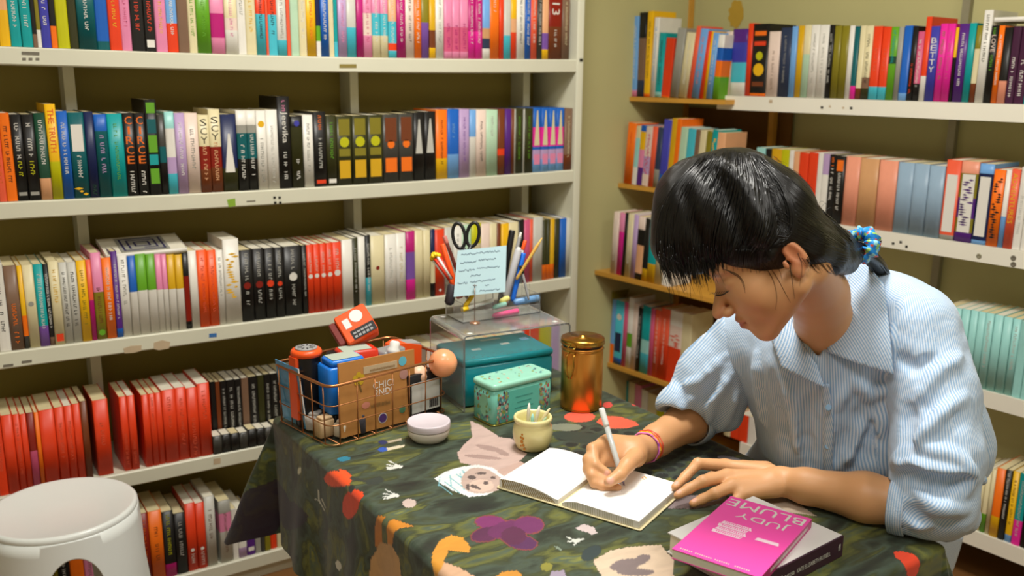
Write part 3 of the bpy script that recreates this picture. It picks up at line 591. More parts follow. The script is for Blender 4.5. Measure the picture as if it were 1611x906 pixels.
hor = r0*np.sin(phi)+rest*fl_+fold
ver = r0*(1-np.cos(phi))+rest*np.sqrt(np.maximum(1-fl_**2, .1))
wr = .0009*np.sin(U*38+3*np.sin(V*9))*np.sin(V*21+2)
X = cx+ex*hor; Y = cy+ey*hor; Z = TZ+.0015-ver+np.maximum(wr, 0)*(dd == 0)
# painted print (flat print on the fabric): colours stored per vertex
pr = np.zeros((nu, nv, 4), np.float32)
def paint_mask(mask, rgb, a=1.0):
    c = lin(rgb)
    for k in range(3): pr[..., k][mask] = c[k]
    pr[..., 3][mask] = a
def uv_top(px, py): p = onz(px, py, TZ+.0015); return p[0], p[1]
def uv_left(px, py):
    p = onpl(px, py, (TX0-.015, 0, 0), (1, 0, 0)); return TX0-(TZ-p[2])-.0075, p[1]
def uv_any(px, py):
    u, v = uv_top(px, py)
    if u < TX0-.006: return uv_left(px, py)
    return u, v
def inpoly(P):
    P = np.array(P); m = np.zeros(U.shape, bool); n = len(P)
    lo = P.min(0); hi = P.max(0)
    i0, i1 = np.searchsorted(U[:, 0], [lo[0], hi[0]]); j0, j1 = np.searchsorted(V[0], [lo[1], hi[1]])
    if i1 <= i0 or j1 <= j0: return m
    u = U[i0:i1, j0:j1]; v = V[i0:i1, j0:j1]; k = np.zeros(u.shape, bool)
    for a in range(n):
        x1, y1 = P[a]; x2, y2 = P[(a+1) % n]
        if y1 == y2: continue
        k ^= ((y1 > v) != (y2 > v)) & (u < (x2-x1)*(v-y1)/(y2-y1)+x1)
    m[i0:i1, j0:j1] = k; return m
def ell(cx_, cy_, rx, ry, rot=0, n=20, wob=0):
    r = math.radians(rot); out = []
    for k in range(n):
        a = 2*PI*k/n; q = 1+wob*math.sin(3*a+1)
        x, y = rx*q*math.cos(a), ry*q*math.sin(a); out.append((cx_+x*math.cos(r)-y*math.sin(r), cy_+x*math.sin(r)+y*math.cos(r)))
    return out
def P_(pts, rgb, f=uv_top, a=1.0): m = inpoly([f(*p) for p in pts]); paint_mask(m, rgb, a); return m
def L_(pts, wpx, rgb, f=uv_top):
    for p, q in zip(pts[:-1], pts[1:]):
        d = np.array(q, float)-p; n = np.array([-d[1], d[0]]); n = n/np.linalg.norm(n)*wpx/2
        P_([tuple(p+n), tuple(np.array(q)+n), tuple(np.array(q)-n), tuple(p-n)], rgb, f)
# scale pattern behind the notebook
for i in range(7):
    for j in range(12):
        x = 885+j*26+(i % 2)*13; y = 668+i*10+j*3.2
        if x < 1240 and not (x < 950 and y > 735): P_(ell(x, y, 13, 5.5), (52, 62, 52)); P_(ell(x+1, y+1.5, 10, 3.6), (22, 30, 26))
P_(ell(912, 656, 25, 8.5), (222, 88, 66)); P_([(938, 664), (948, 654), (975, 655), (1000, 663), (1006, 669), (985, 674), (955, 674)], (228, 92, 66))
P_(ell(956, 637, 8, 5), (205, 70, 60)); P_(ell(998, 634, 5, 5), (205, 70, 60))
P_(ell(925, 690, 60, 9, 8), (40, 52, 44)); P_(ell(890, 672, 26, 6), (118, 122, 104))
# pale rabbit
m = P_([(739, 661), (758, 669), (785, 687), (806, 690), (830, 714), (812, 730), (790, 742), (758, 735), (724, 728), (719, 713), (731, 698), (743, 687)], (192, 166, 158))
for e in (ell(770, 705, 22, 4, 12), ell(760, 719, 30, 3, 5), ell(790, 712, 12, 4, 20)): P_(e, (160, 134, 128))
P_([(786, 738), (820, 725), (850, 745), (800, 770), (770, 755)], (190, 160, 150))
# net-patterned egg with a kitten
P_([(682, 753), (700, 742), (725, 734), (752, 731), (776, 736), (792, 750), (790, 768), (765, 779), (738, 782), (712, 772)], (224, 226, 224))
for k in range(5): L_([(690+9*k, 762-6*k*.9), (712+12*k, 778-3*k)], 1.8, (120, 178, 190)); L_([(692+16*k, 750-3*k), (690+20*k, 764+3*k)], 1.8, (120, 178, 190))
P_(ell(757, 757, 33, 20, 5, wob=.06), (186, 162, 152)); P_(ell(757, 764, 20, 10), (206, 180, 166))
for e in (ell(742, 751, 7, 3), ell(764, 760, 4, 3), ell(776, 752, 4, 2), ell(748, 766, 9, 2.5, 20), ell(736, 766, 3, 5), ell(757, 745, 9, 2)): P_(e, (92, 78, 76))
# purple pansy
for x, y, rx, ry, ro in ((772, 822, 24, 10, 5), (766, 840, 25, 11, -12), (799, 833, 32, 13, -10), (832, 826, 23, 13, 0), (821, 853, 24, 11, 8), (808, 843, 20, 14, 0)):
    P_(ell(x, y, rx+2.5, ry+1.8, ro), (128, 62, 60))
for x, y, rx, ry, ro, c in ((772, 822, 24, 10, 5, (118, 38, 98)), (766, 840, 25, 11, -12, (84, 30, 70)), (799, 833, 32, 13, -10, (98, 34, 84)), (832, 826, 23, 13, 0, (106, 38, 92)), (821, 853, 24, 11, 8, (82, 34, 82)), (808, 843, 20, 14, 0, (84, 28, 66))):
    P_(ell(x, y, rx, ry, ro), c)
# orange fruits on the fold
P_(ell(531, 753, 23, 15, -5), (232, 78, 24), uv_any); P_(ell(551, 794, 13, 24, 5), (222, 66, 18), uv_left)
L_([(551, 752), (575, 757), (600, 751)], 4, (44, 52, 44)); P_(ell(590, 757, 15, 5, -10), (42, 52, 46)); P_(ell(552, 766, 6, 4), (32, 40, 34))
# small white sprigs, pebbles and brushes
for c in ((622, 735), (617, 781)):
    for a in (-170, -195, -150, 175): L_([(c[0]+10, c[1]), (c[0]+10+25*math.cos(math.radians(a)), c[1]-1+20*math.sin(math.radians(a)))], 2.3, (205, 208, 202))
    P_(ell(c[0]+4, c[1]-1, 8, 3), (210, 210, 204))
P_(ell(644, 792, 11, 7), (196, 176, 168))
for q in ([(499, 772), (500, 790), (509, 806)], [(502, 790), (494, 786)], [(503, 785), (511, 801)]): L_(q, 2.2, (190, 192, 180), uv_left)
P_(ell(473, 741, 3, 6), (205, 205, 180), uv_left); P_(ell(537, 889, 4, 9, -15), (205, 205, 195), uv_left); P_(ell(405, 681, 7, 2, -50), (190, 190, 180), uv_left)
P_(ell(541, 722, 11, 4, -5), (30, 120, 146)); P_(ell(602, 707, 7.5, 4), (40, 84, 176)); P_([(608, 704), (637, 699), (636, 703), (610, 709)], (206, 196, 170))
P_(ell(602, 696, 7, 3.5), (34, 44, 90)); P_([(609, 694), (632, 689), (632, 693), (610, 697)], (172, 160, 138))
P_([(905, 830), (918, 824), (935, 829), (940, 838), (930, 841), (920, 836), (908, 834)], (192, 178, 178)); 
for q in ([(890, 845), (905, 850), (920, 848)], [(903, 858), (912, 846)], [(893, 852), (912, 852)]): L_(q, 3, (200, 204, 196))
P_(ell(878, 863, 7, 2.5, 30), (120, 136, 120))
# golden leaves, pale figures in the foreground
P_([(676, 898), (680, 870), (692, 850), (710, 841), (728, 845), (741, 860), (738, 870), (722, 868), (706, 866), (700, 880), (696, 892)], (206, 142, 46))
for q in ([(702, 850), (736, 862)], [(700, 858), (732, 869)]): L_(q, 2.5, (150, 84, 28))
P_([(664, 925), (676, 892), (700, 884), (722, 892), (760, 915), (760, 940)], (200, 160, 128))
P_([(768, 915), (790, 899), (815, 897), (822, 905), (830, 940)], (196, 134, 44))
P_([(589, 862), (588, 830), (591, 812), (599, 813), (600, 862)], (190, 116, 26), uv_left)
P_([(604, 812), (622, 814), (618, 840), (615, 872), (608, 856)], (196, 124, 30), uv_left)
P_([(583, 940), (584, 880), (596, 855), (614, 858), (628, 880), (636, 940)], (196, 152, 98), uv_left)
P_([(932, 882), (960, 866), (990, 860), (1040, 857), (1060, 880), (1060, 930), (960, 930)], (206, 184, 160))
for e in (ell(985, 888, 26, 9, -10), ell(1010, 880, 14, 7, -20), ell(1000, 900, 30, 6)): P_(e, (122, 108, 108))
P_(ell(930, 870, 18, 10, -30), (40, 56, 58)); P_([(862, 915), (866, 899), (888, 897), (894, 915)], (150, 138, 158)); P_(ell(860, 892, 10, 7), (132, 128, 48))
P_([(1045, 786), (1080, 779), (1140, 778), (1150, 790), (1095, 800), (1050, 800)], (130, 116, 118)); P_([(1170, 778), (1215, 775), (1262, 796), (1285, 812), (1240, 806)], (176, 158, 140))
P_(ell(1148, 722, 20, 4, 10), (126, 122, 130))
P_(ell(705, 860, 34, 22), (0, 0, 0), a=0)
P_([(676, 898), (680, 870), (692, 850), (710, 841), (728, 845), (741, 860), (738, 870), (722, 868), (706, 866), (700, 880), (696, 892)], (206, 142, 46))
# dark petals on the hanging side
for x, y, rx, ry in ((468, 812, 20, 22), (395, 790, 60, 55), (385, 752, 26, 20), (600, 900, 0.1, 0.1)):
    P_(ell(x, y, rx, ry, wob=.1), (34, 14, 40), uv_left, .85)
u_, v_ = onpl(1434, 892, (0, TY0-.01, 0), (0, 1, 0))[[0, 2]]
mm = ((U-u_)/.018)**2+((V-(TY0-(TZ-v_)))/.03)**2 < 1; paint_mask(mm, (214, 62, 30))
vs = np.stack([X, Y, Z], -1).reshape(-1, 3)
I = (np.arange(nu-1)[:, None]*nv+np.arange(nv-1)[None, :]).reshape(-1)
F = np.stack([I, I+nv, I+nv+1, I+1], 1)
def np_mesh(name, vs, F, smooth=True):
    me = bpy.data.meshes.new(name); n = len(vs); k = F.shape[1]
    me.vertices.add(n); me.vertices.foreach_set('co', np.ascontiguousarray(vs, dtype=np.float32).ravel())
    me.loops.add(len(F)*k); me.loops.foreach_set('vertex_index', np.ascontiguousarray(F, dtype=np.int32).ravel())
    me.polygons.add(len(F)); me.polygons.foreach_set('loop_start', np.arange(0, len(F)*k, k, dtype=np.int32)); me.polygons.foreach_set('loop_total', np.full(len(F), k, dtype=np.int32))
    me.polygons.foreach_set('use_smooth', np.full(len(F), smooth)); me.update(calc_edges=True); me.validate(); return me
# softly rounded outline at the four hanging corners: drop the outermost tips
keep = dd.reshape(-1) < OV*1.17
F = F[keep[F].all(1)]
me = np_mesh('tablecloth', vs, F)
ca = me.color_attributes.new('print', 'FLOAT_COLOR', 'POINT'); ca.data.foreach_set('color', pr.reshape(-1))
cm = bpy.data.materials.new('printed_cloth'); cm.use_nodes = True; nt = cm.node_tree; bs = nt.nodes['Principled BSDF']
def N(t, **k):
    n = nt.nodes.new(t)
    for a, v in k.items(): setattr(n, a, v)
    return n
geo = N('ShaderNodeTexCoord'); mp = N('ShaderNodeMapping'); mp.inputs['Scale'].default_value = (4.5, 12, 9); mp.inputs['Rotation'].default_value = (0, 0, .5)
n1 = N('ShaderNodeTexNoise'); n1.inputs['Scale'].default_value = 1.6; n1.inputs['Detail'].default_value = 10; n1.inputs['Distortion'].default_value = .45
r1 = N('ShaderNodeValToRGB'); e = r1.color_ramp.elements
e[0].position = .30; e[0].color = (*lin((16, 20, 12)), 1); e[1].position = .74; e[1].color = (*lin((124, 126, 48)), 1)
for p, c in ((.40, (38, 48, 34)), (.47, (62, 76, 62)), (.53, (52, 60, 30)), (.59, (96, 100, 42)), (.66, (70, 86, 70))): q = e.new(p); q.color = (*lin(c), 1)
n2 = N('ShaderNodeTexNoise'); n2.inputs['Scale'].default_value = 4.5; n2.inputs['Detail'].default_value = 8; n2.inputs['Distortion'].default_value = .6
mr = N('ShaderNodeMapRange'); mr.inputs['To Min'].default_value = .5; mr.inputs['To Max'].default_value = 1.45
mul = N('ShaderNodeMix', data_type='RGBA', blend_type='MULTIPLY'); mul.inputs[0].default_value = 1
at_ = N('ShaderNodeAttribute', attribute_name='print')
mx = N('ShaderNodeMix', data_type='RGBA')
mr2 = N('ShaderNodeMapRange'); mr2.inputs['To Min'].default_value = .8; mr2.inputs['To Max'].default_value = 1.2
mul2 = N('ShaderNodeMix', data_type='RGBA', blend_type='MULTIPLY'); mul2.inputs[0].default_value = 1
lk = nt.links.new
lk(geo.outputs['Object'], mp.inputs[0]); lk(mp.outputs[0], n1.inputs['Vector']); lk(mp.outputs[0], n2.inputs['Vector']); lk(n1.outputs['Fac'], r1.inputs[0])
lk(n2.outputs['Fac'], mr.inputs[0]); lk(r1.outputs[0], mul.inputs[6]); lk(mr.outputs[0], mul.inputs[7])
lk(n2.outputs['Fac'], mr2.inputs[0]); lk(at_.outputs['Color'], mul2.inputs[6]); lk(mr2.outputs[0], mul2.inputs[7])
lk(at_.outputs['Alpha'], mx.inputs[0]); lk(mul.outputs[2], mx.inputs[6]); lk(mul2.outputs[2], mx.inputs[7]); lk(mx.outputs[2], bs.inputs['Base Color'])
bs.inputs['Roughness'].default_value = .55; bs.inputs['Specular IOR Level'].default_value = .35; bs.inputs['Sheen Weight'].default_value = .15
me.materials.append(cm)
tc_ = link('tablecloth', me)
tag(tc_, 'dark green painterly printed cloth draped over the desk', 'tablecloth')
# ------------------------------------------------------------------ things on the desk
TOP = TZ+.0028
def clear_mat(name, tint=(240, 246, 246), rough=.04):
    m = mat(name, tint, rough, vary=0, trans=.93, ior=1.2); m.node_tree.nodes['Principled BSDF'].inputs['Base Color'].default_value = (.985, .995, .99, 1); return m
m_copper = mat('copper_wire', (176, 120, 78), .32, metal=.9, vary=.1, gain=1.2)
m_acr = clear_mat('clear_acrylic')
m_bk = mat('black_plastic', (20, 20, 21), .35, vary=0)
m_or = mat('orange_red_plastic', (238, 86, 30), .35, vary=.04)
m_rd = mat('red_plastic', (206, 50, 24), .35, vary=.04)
m_blp = mat('blue_plastic', (28, 118, 214), .35, vary=.04)
m_whp = mat('white_plastic', (222, 222, 216), .4, vary=.03)
m_gyl = mat('grey_green_label', (166, 178, 164), .6, vary=.06)
m_gyp = mat('grey_plastic', (150, 150, 150), .4, vary=.05)
m_kraft = mat('kraft_board', (176, 122, 62), .75, vary=.12, scale=40)
m_ink = mat('dark_ink', (45, 40, 46), .6, vary=0)
m_yel = mat('yellow_plastic', (238, 196, 20), .4, vary=0)
m_pinkm = mat('bright_pink_plastic', (236, 50, 130), .35, vary=0)
def frame(o, u):           # matrix with origin o, x axis along u (horizontal), z up
    u = np.array([u[0], u[1], 0.]); u /= np.linalg.norm(u); v = np.array([-u[1], u[0], 0])
    return Matrix(((u[0], v[0], 0, o[0]), (u[1], v[1], 0, o[1]), (0, 0, 1, o[2]), (0, 0, 0, 1)))
# ---- wire basket
F0 = onz(521, 706, TOP); R0 = onz(711, 647, TOP); U_ = (R0-F0); U_ /= np.linalg.norm(U_)
FB = frame(F0, U_)
BA = math.atan2(U_[1], U_[0])
def bpt(s, t, z): return np.array(FB @ Vector((s, t, z)))
bask = empty('wire_basket', tuple(F0), (0, 0, BA), 'copper wire basket full of rubber stamps at the desk corner', 'basket')
BL, BW, BH = .296, .205, .122
def bw(q, h):       # perimeter point: q 0..4 around, h 0..1 up
    ex_ = .002*h; cs = [(-ex_, -ex_), (BL+ex_, -ex_), (BL+ex_, BW+ex_), (-ex_, BW+ex_)]
    k = int(q) % 4; f = q-int(q); a, b_ = cs[k], cs[(k+1) % 4]
    return (a[0]+(b_[0]-a[0])*f, a[1]+(b_[1]-a[1])*f, .0035+BH*h)
def ring(h, r, name):
    ex_ = .002*h; rr = .022; pts = []
    for (x, y, a0) in ((BL+ex_-rr, BW+ex_-rr, 0), (-ex_+rr, BW+ex_-rr, 90), (-ex_+rr, -ex_+rr, 180), (BL+ex_-rr, -ex_+rr, 270)):
        for k in range(5): t = math.radians(a0+22.5*k); pts.append((x+rr*math.cos(t), y+rr*math.sin(t), .0035+BH*h))
    b = MB(); b.tube(pts, r, 8, closed=True); b.build(name, m_copper, bask)
ring(1.0, .0032, 'rim')
for h in (.0, .33, .66): ring(h, .0013, 'ring_wire')
for side, n in ((0, 7), (1, 4), (2, 7), (3, 5)):
    for k in range(n):
        q = side+(k+.5)/n; b = MB(); b.tube([bw(q, 0), bw(q, 1)], .0013, 6); b.build('wire', m_copper, bask)
for k in range(7):
    x = BL*(k+.5)/7; b = MB(); b.tube([(x, 0, .003), (x, BW, .003)], .0013, 6); b.build('wire', m_copper, bask)
def thing_in_basket(name, s, t, z, rz, label, cat, rx=0, ry=0):
    p = bpt(s, t, z-0); o = empty(name, tuple(p), (0, 0, 0), label, cat)
    o.rotation_euler = (Matrix.Rotation(BA+rz, 3, 'Z') @ Matrix.Rotation(ry, 3, 'Y') @ Matrix.Rotation(rx, 3, 'X')).to_euler(); return o
# kraft card
k_ = thing_in_basket('kraft_board', .124, .012, .006, 0, 'brown kraft board with round stickers and white words, front of the basket', 'board', rx=math.radians(-4), ry=math.radians(2.2))
b = MB(); b.box((-.093, 0, 0), (.093, .004, .150)); b.build('board', m_kraft, k_)
b = MB(); Mt = Matrix.Translation((.012, -.0005, .083)) @ Matrix.Rotation(PI/2, 4, 'X')
put_text(b, 'CHIC!\n2ND!', Mt, h=.030); b.build('lettering', m_whp, k_)
def disc(par, x, z, r, m, name='sticker', y=-.0006, n=16, sq_=None):
    b = MB(); b.add([(x+r*math.cos(2*PI*k/n), y, z+r*math.sin(2*PI*k/n)*(sq_ or 1)) for k in range(n)], [tuple(range(n))]); return b.build(name, m, par)
disc(k_, .062, .130, .010, mat('sky_sticker', (90, 176, 196), .5, vary=0)); disc(k_, .064, .102, .011, mat('dusty_pink_sticker', (176, 132, 122), .5, vary=0))
disc(k_, .058, .028, .008, mat('sage_sticker', (84, 130, 98), .5, vary=0)); disc(k_, .008, .020, .011, m_whp); disc(k_, .008, .020, .0095, mat('violet_sticker', (84, 52, 120), .5, vary=0), y=-.0009)
disc(k_, -.032, .055, .010, mat('blush_sticker', (206, 132, 112), .5, vary=0), sq_=.7)
b = MB()
for a in range(5): 
    t = 2*PI*a/5+PI/2; c = (-.047+.0085*math.cos(t), .112+.0085*math.sin(t)); b.add([(c[0]+.006*math.cos(2*PI*k/10), -.0007, c[1]+.006*math.sin(2*PI*k/10)) for k in range(10)], [tuple(range(10))])
b.build('flower_sticker', mat('mustard_print', (190, 156, 30), .5, vary=0), k_)
b = MB(); b.add([(-.05, -.0007, .105), (-.046, -.0007, .105), (-.040, -.0007, .085), (-.043, -.0007, .084)], [(0, 1, 2, 3)]); b.build('stem_print', mat('dark_kraft_print', (112, 84, 36), .6, vary=0), k_)
b = MB(); b.box((-.035, -.0008, .119), (.048, 0, .134)); b.build('paper_strip', mat('faded_paper_strip', (178, 158, 126), .7), k_)
b = MB(); rg = random.Random(3)
for k in range(24): x = -.02+k*.0026; b.add([(x, -.0012, .122), (x+.0015, -.0012, .122), (x+.0015, -.0012, .122+rg.uniform(.003, .006)), (x, -.0012, .126)], [(0, 1, 2, 3)])
for k in range(16): x = -.02+k*.003; b.add([(x, -.0006, .046), (x+.0018, -.0006, .046), (x+.0018, -.0006, .05+rg.uniform(0, .006)), (x, -.0006, .053)], [(0, 1, 2, 3)])
b.build('small_print', mat('brown_kraft_ink', (128, 96, 52), .6, vary=0), k_)
# tall black and orange stamp
o = thing_in_basket('rubber_stamp', .030, .128, .006, 0, 'tall black round stamp with an orange cap and patterned disc', 'stamp')
b = MB(); b.lathe([(.024, 0), (.026, .004), (.0285, .147), (.028, .149)], 28); b.build('body', m_bk, o)
b = MB(); b.lathe([(.029, .1485), (.0315, .150), (.0315, .157), (.029, .1615), (.024, .163)], 28); b.build('cap', m_or, o)
b = MB(); b.lathe([(.0225, .1632), (.0225, .1655), (.020, .166)], 28); b.build('disc', m_gyp, o, None)
b = MB()
for k in range(9): a = 2*PI*k/9; b.box((-.0015, .008, .1661), (.0015, .018, .1664), M=Matrix.Rotation(a, 4, 'Z'))
b.build('disc_print', m_ink, o)
b = MB(); b.box((-.033, -.013, .02), (-.0262, .013, .150)); b.build('side_strip', m_or, o)
# blue stamp
o = thing_in_basket('rubber_stamp', .078, .070, .010, math.radians(-8), 'blue rectangular self inking stamp with grey green label and stickers', 'stamp')
b = MB(); b.rbox((-.044, -.030, .035), (.044, .030, .133), .008, seg=3); b.rbox((-.037, -.026, .133), (.037, .026, .146), .008); b.build('body', m_blp, o)
b = MB(); b.rbox((-.031, -.021, .1462), (.031, .021, .1475), .003); b.build('top_label', m_gyl, o)
b = MB(); b.rbox((-.034, -.026, 0), (.034, .026, .034), .004); b.build('base', m_bk, o)
for x, z, m in ((-.02, .10, m_yel), (-.005, .095, mat('small_green_dot', (70, 120, 70), .5, vary=0)), (.016, .10, m_yel), (-.012, .07, mat('light_violet_dot', (120, 130, 220), .5, vary=0))): disc(o, x, z, .0055, m, y=-.0304)
# red stamp behind
o = thing_in_basket('rubber_stamp', .132, .112, .006, math.radians(-14), 'red rectangular stamp with large grey label on top, black end', 'stamp')
b = MB(); b.rbox((-.034, -.026, .05), (.048, .026, .146), .008); b.build('body', m_rd, o)
b = MB(); b.rbox((-.028, -.020, .1462), (.034, .020, .1474), .003); b.build('top_label', m_gyl, o)
b = MB(); b.rbox((-.034, -.024, 0), (.048, .024, .049), .004); b.build('base', m_bk, o)
b = MB(); b.rbox((-.052, -.022, .10), (-.0345, .022, .142), .004); b.build('end_cap', m_bk, o)
# tilted orange box stamp on top
o = thing_in_basket('rubber_stamp', .178, .150, .162, math.radians(-20), 'orange box shaped stamp lying tilted on top of the heap', 'stamp', rx=math.radians(48), ry=math.radians(-24))
b = MB(); b.rbox((-.036, -.020, 0), (.036, .050, .040), .006); b.build('body', m_or, o)
b = MB(); b.lathe([(.014, 0), (.014, .0006)], 20, M=Matrix.Translation((.008, .030, .0402))); b.build('round_sticker', m_whp, o)
b = MB(); b.box((-.024, .012, .0402), (-.010, .034, .0408)); b.build('square_sticker', m_whp, o)
b = MB(); b.box((-.020, -.018, .0402), (.034, .004, .0409)); b.build('black_plate', m_bk, o)
b = MB()
for k in range(5): b.box((-.016+.009*k, -.015, .0409), (-.010+.009*k, -.010, .0411)); b.box((-.016+.009*k, -.006, .0409), (-.009+.009*k, -.002, .0411))
b.build('plate_print', m_gyp, o)
b = MB(); b.rbox((-.052, -.012, .006), (-.0365, .044, .034), .005); b.build('end_cap', mat('smoky_red_plastic', (120, 50, 46), .3, vary=0), o)
# white and translucent small stamps
o = thing_in_basket('clear_block', .205, .085, .016, .1, 'translucent grey acrylic stamping block', 'stamp')
b = MB(); b.rbox((-.030, -.020, .02), (.030, .020, .128), .006); b.build('block', mat('frosted_grey_plastic', (176, 178, 178), .25, vary=.08, trans=.4), o)
o = thing_in_basket('rubber_stamp', .196, .062, .134, .3, 'small white handled stamp between kraft board and orange dispenser', 'stamp', ry=math.radians(20))
b = MB(); b.lathe([(.006, .0), (.0145, .002), (.0145, .012), (.010, .020), (.011, .028), (.007, .032)], 20); b.build('handle', m_whp, o)
# orange tape dispenser
o = thing_in_basket('tape_dispenser', .256, .108, .006, math.radians(-6), 'orange red tape dispenser standing at the right end of the basket', 'dispenser')
b = MB()
pts = [(-.036, 0), (.034, 0), (.036, .128), (.010, .136), (-.014, .140), (-.030, .134), (-.036, .118)]
Mx = Matrix.Rotation(PI/2, 4, 'X')
b.prism(pts, -.022, .022, M=Mx); b.build('body', m_or, o)
b = MB(); b.prism([(x*.9+.001, z) for x, z in [(.034, .1285), (.040, .1285), (.040, .1325), (-.008, .1385)]], -.018, .018, M=Mx); b.build('top_plate', m_gyp, o)
b = MB(); b.lathe([(.014, -.0226), (.014, .0226)], 20, M=Matrix.Translation((-.022, 0, .118)) @ Mx); b.build('tape_roll', m_bk, o)
# peach marbled ball
p_ = at(697, 571, proj(bpt(.285, .02, .1))[2]-.02)
b = MB(); b.sphere((0, 0, 0), .0305, 24); bm_ = mat('peach_marble', (240, 160, 112), .35, vary=.35, scale=22, coat=.3)
o = b.build('ball', bm_, None, tuple(p_)); tag(o, 'peach and white marbled ball resting on the basket rim', 'ball')
o = thing_in_basket('ball', .238, .03, .09, 0, 'small pale peach ball half hidden behind the kraft board', 'ball')
b = MB(); b.sphere((0, 0, 0), .022, 20); b.build('ball_body', mat('pale_peach', (232, 190, 160), .4), o)
# black box with white label
o = thing_in_basket('ink_pad', .243, .022, .006, 0, 'black ink pad case with a white barcode label, basket front right', 'ink pad')
b = MB(); b.rbox((-.044, -.012, 0), (.044, .012, .094), .004); b.build('case', m_bk, o)
b = MB(); b.box((-.038, -.0128, .010), (.036, -.0122, .076)); b.build('label', mat('white_label', (205, 205, 200), .6), o)
b = MB()
for k in range(12): b.box((.008+.002*k, -.0132, .014), (.0088+.002*k+.0006*(k % 3), -.0129, .034))
b.build('barcode', m_ink, o)
# photo card and crumpled bits
o = thing_in_basket('photo_card', .010, .150, .006, 0, 'blue and white photo card standing at the left end of basket', 'card', ry=math.radians(-6))
b = MB(); b.box((0, -.045, 0), (.0012, .045, .132)); b.build('card', mat('blue_photo_print', (70, 150, 200), .3, vary=.9, scale=28), o)
b = MB(); b.box((-.0006, -.046, 0), (.0018, -.0445, .1325)); b.build('card_edge', m_whp, o)
bits = [('wooden_block', .02, .055, .035, (200, 170, 130), 'beige wooden stamp block low in the basket'), ('paper_scrap', .05, .03, .028, (214, 204, 186), 'crumpled cream paper scrap at the basket corner'), ('wooden_block', .028, .10, .03, (190, 186, 180), 'grey white block low at the left of basket'), ('ink_pad', .085, .028, .032, (60, 58, 66), 'small dark ink pad under the blue stamp')]
for i, (nm, s, t, hgt, c, lab) in enumerate(bits):
    o = thing_in_basket(nm, s, t, .006, .3*i, lab, 'block' if 'block' in nm else 'paper' if 'paper' in nm else 'ink pad')
    b = MB(); b.rbox((-.017, -.014, 0), (.017, .014, hgt), .004); b.rbox((-.012, -.012, hgt), (.014, .010, hgt+.006), .003); b.build('body', mat(nm+str(i), c, .7, vary=.25, scale=60), o)
# ---- white round tin
c = onz(672, 702, TOP)+np.array([.55, .83, 0])*.036
o = empty('round_tin', tuple(c), label='small white round tin with pale lid beside the basket', cat='tin')
b = MB(); b.lathe([(.024, 0), (.033, .003), (.0405, .012), (.042, .020), (.042, .026)], 40); b.build('tin_body', mat('cream_white_enamel', (222, 214, 204), .3, vary=.03), o)
b = MB(); b.lathe([(.0428, .026), (.0432, .028), (.0432, .038), (.0425, .040), (.0405, .0405), (.039, .0395), (.0, .0397)], 40); b.build('lid', mat('pale_lilac_lid', (214, 204, 212), .35, vary=.08, scale=40), o)
# ---- acrylic riser
rz_ = .915
A = onz(654, 500, rz_); B_ = onz(729, 529, rz_); C_ = onz(898, 507, rz_)
rw = np.linalg.norm((C_-B_)[:2]); rdp = .185; RFm = frame((B_[0], B_[1], TOP), (C_-B_))
ri = empty('acrylic_riser', (B_[0], B_[1], TOP), (0, 0, math.atan2((C_-B_)[1], (C_-B_)[0])), 'clear acrylic riser stand over the tins', 'riser')
hh = rz_-TOP; th_ = .0038; prof = []
def arc(cx_, cz_, r, a0, a1, n=5): return [(cx_+r*math.cos(math.radians(a0+(a1-a0)*k/n)), cz_+r*math.sin(math.radians(a0+(a1-a0)*k/n))) for k in range(n+1)]
outer = [(0, 0)]+arc(.010, hh-.010, .010, 180, 90)+arc(rw-.010, hh-.010, .010, 90, 0)+[(rw, 0)]
inner = [(rw-th_, 0)]+arc(rw-.010, hh-.010, .010-th_, 0, 90)+arc(.010, hh-.010, .010-th_, 90, 180)+[(th_, 0)]
b = MB(); n = len(outer); pl = outer+inner; m2 = len(pl)
vs_ = [(x, 0, z) for x, z in pl]+[(x, rdp, z) for x, z in pl]; fs_ = []
for i in range(m2): j = (i+1) % m2; fs_.append((i, j, m2+j, m2+i))
for i in range(n-1): a0, a1 = i, i+1; b0, b1 = m2-1-i, m2-2-i; fs_.append((a0, b0, b1, a1)); fs_.append((m2+a0, m2+a1, m2+b1, m2+b0))
b.add(vs_, fs_); b.build('bent_sheet', m_acr, ri)
for (x, y) in ((.02, .012), (rw-.03, .02), (.025, rdp-.02)):
    b = MB(); b.lathe([(.006, 0), (.007, .0008), (.002, .0014)], 14, M=Matrix.Translation((x, y, hh))); b.build('bumper_dot', m_whp, ri)
# ---- teal box and floral tin under the riser
def bricks_box(name, o0, u, w_, d_, h_, body_m, lid_m, label, cat, lidh=.016, lidz=0):
    ang = math.atan2(u[1], u[0]); o = empty(name, tuple(o0), (0, 0, ang), label, cat)
    b = MB(); b.rbox((0, 0, 0), (w_, d_, h_-lidh), .010); b.build('box_body', body_m, o)
    b = MB(); b.rbox((-.0015, -.0015, h_-lidh), (w_+.0015, d_+.0015, h_), .011); b.build('lid', lid_m, o)
    return o
m_teal = mat('teal_printed_card', (16, 140, 152), .3, vary=.25, scale=25, coat=.3)
u_r = (C_-B_)[:2]; u_r = u_r/np.linalg.norm(u_r); v_r = np.array([-u_r[1], u_r[0]])
tO = np.array([B_[0], B_[1]])+u_r*.010+v_r*.020
o = bricks_box('gift_box', (tO[0], tO[1], TOP), u_r, .225, .15, .108, m_teal, m_teal, 'large teal patterned box with printed lid under the clear riser', 'box')
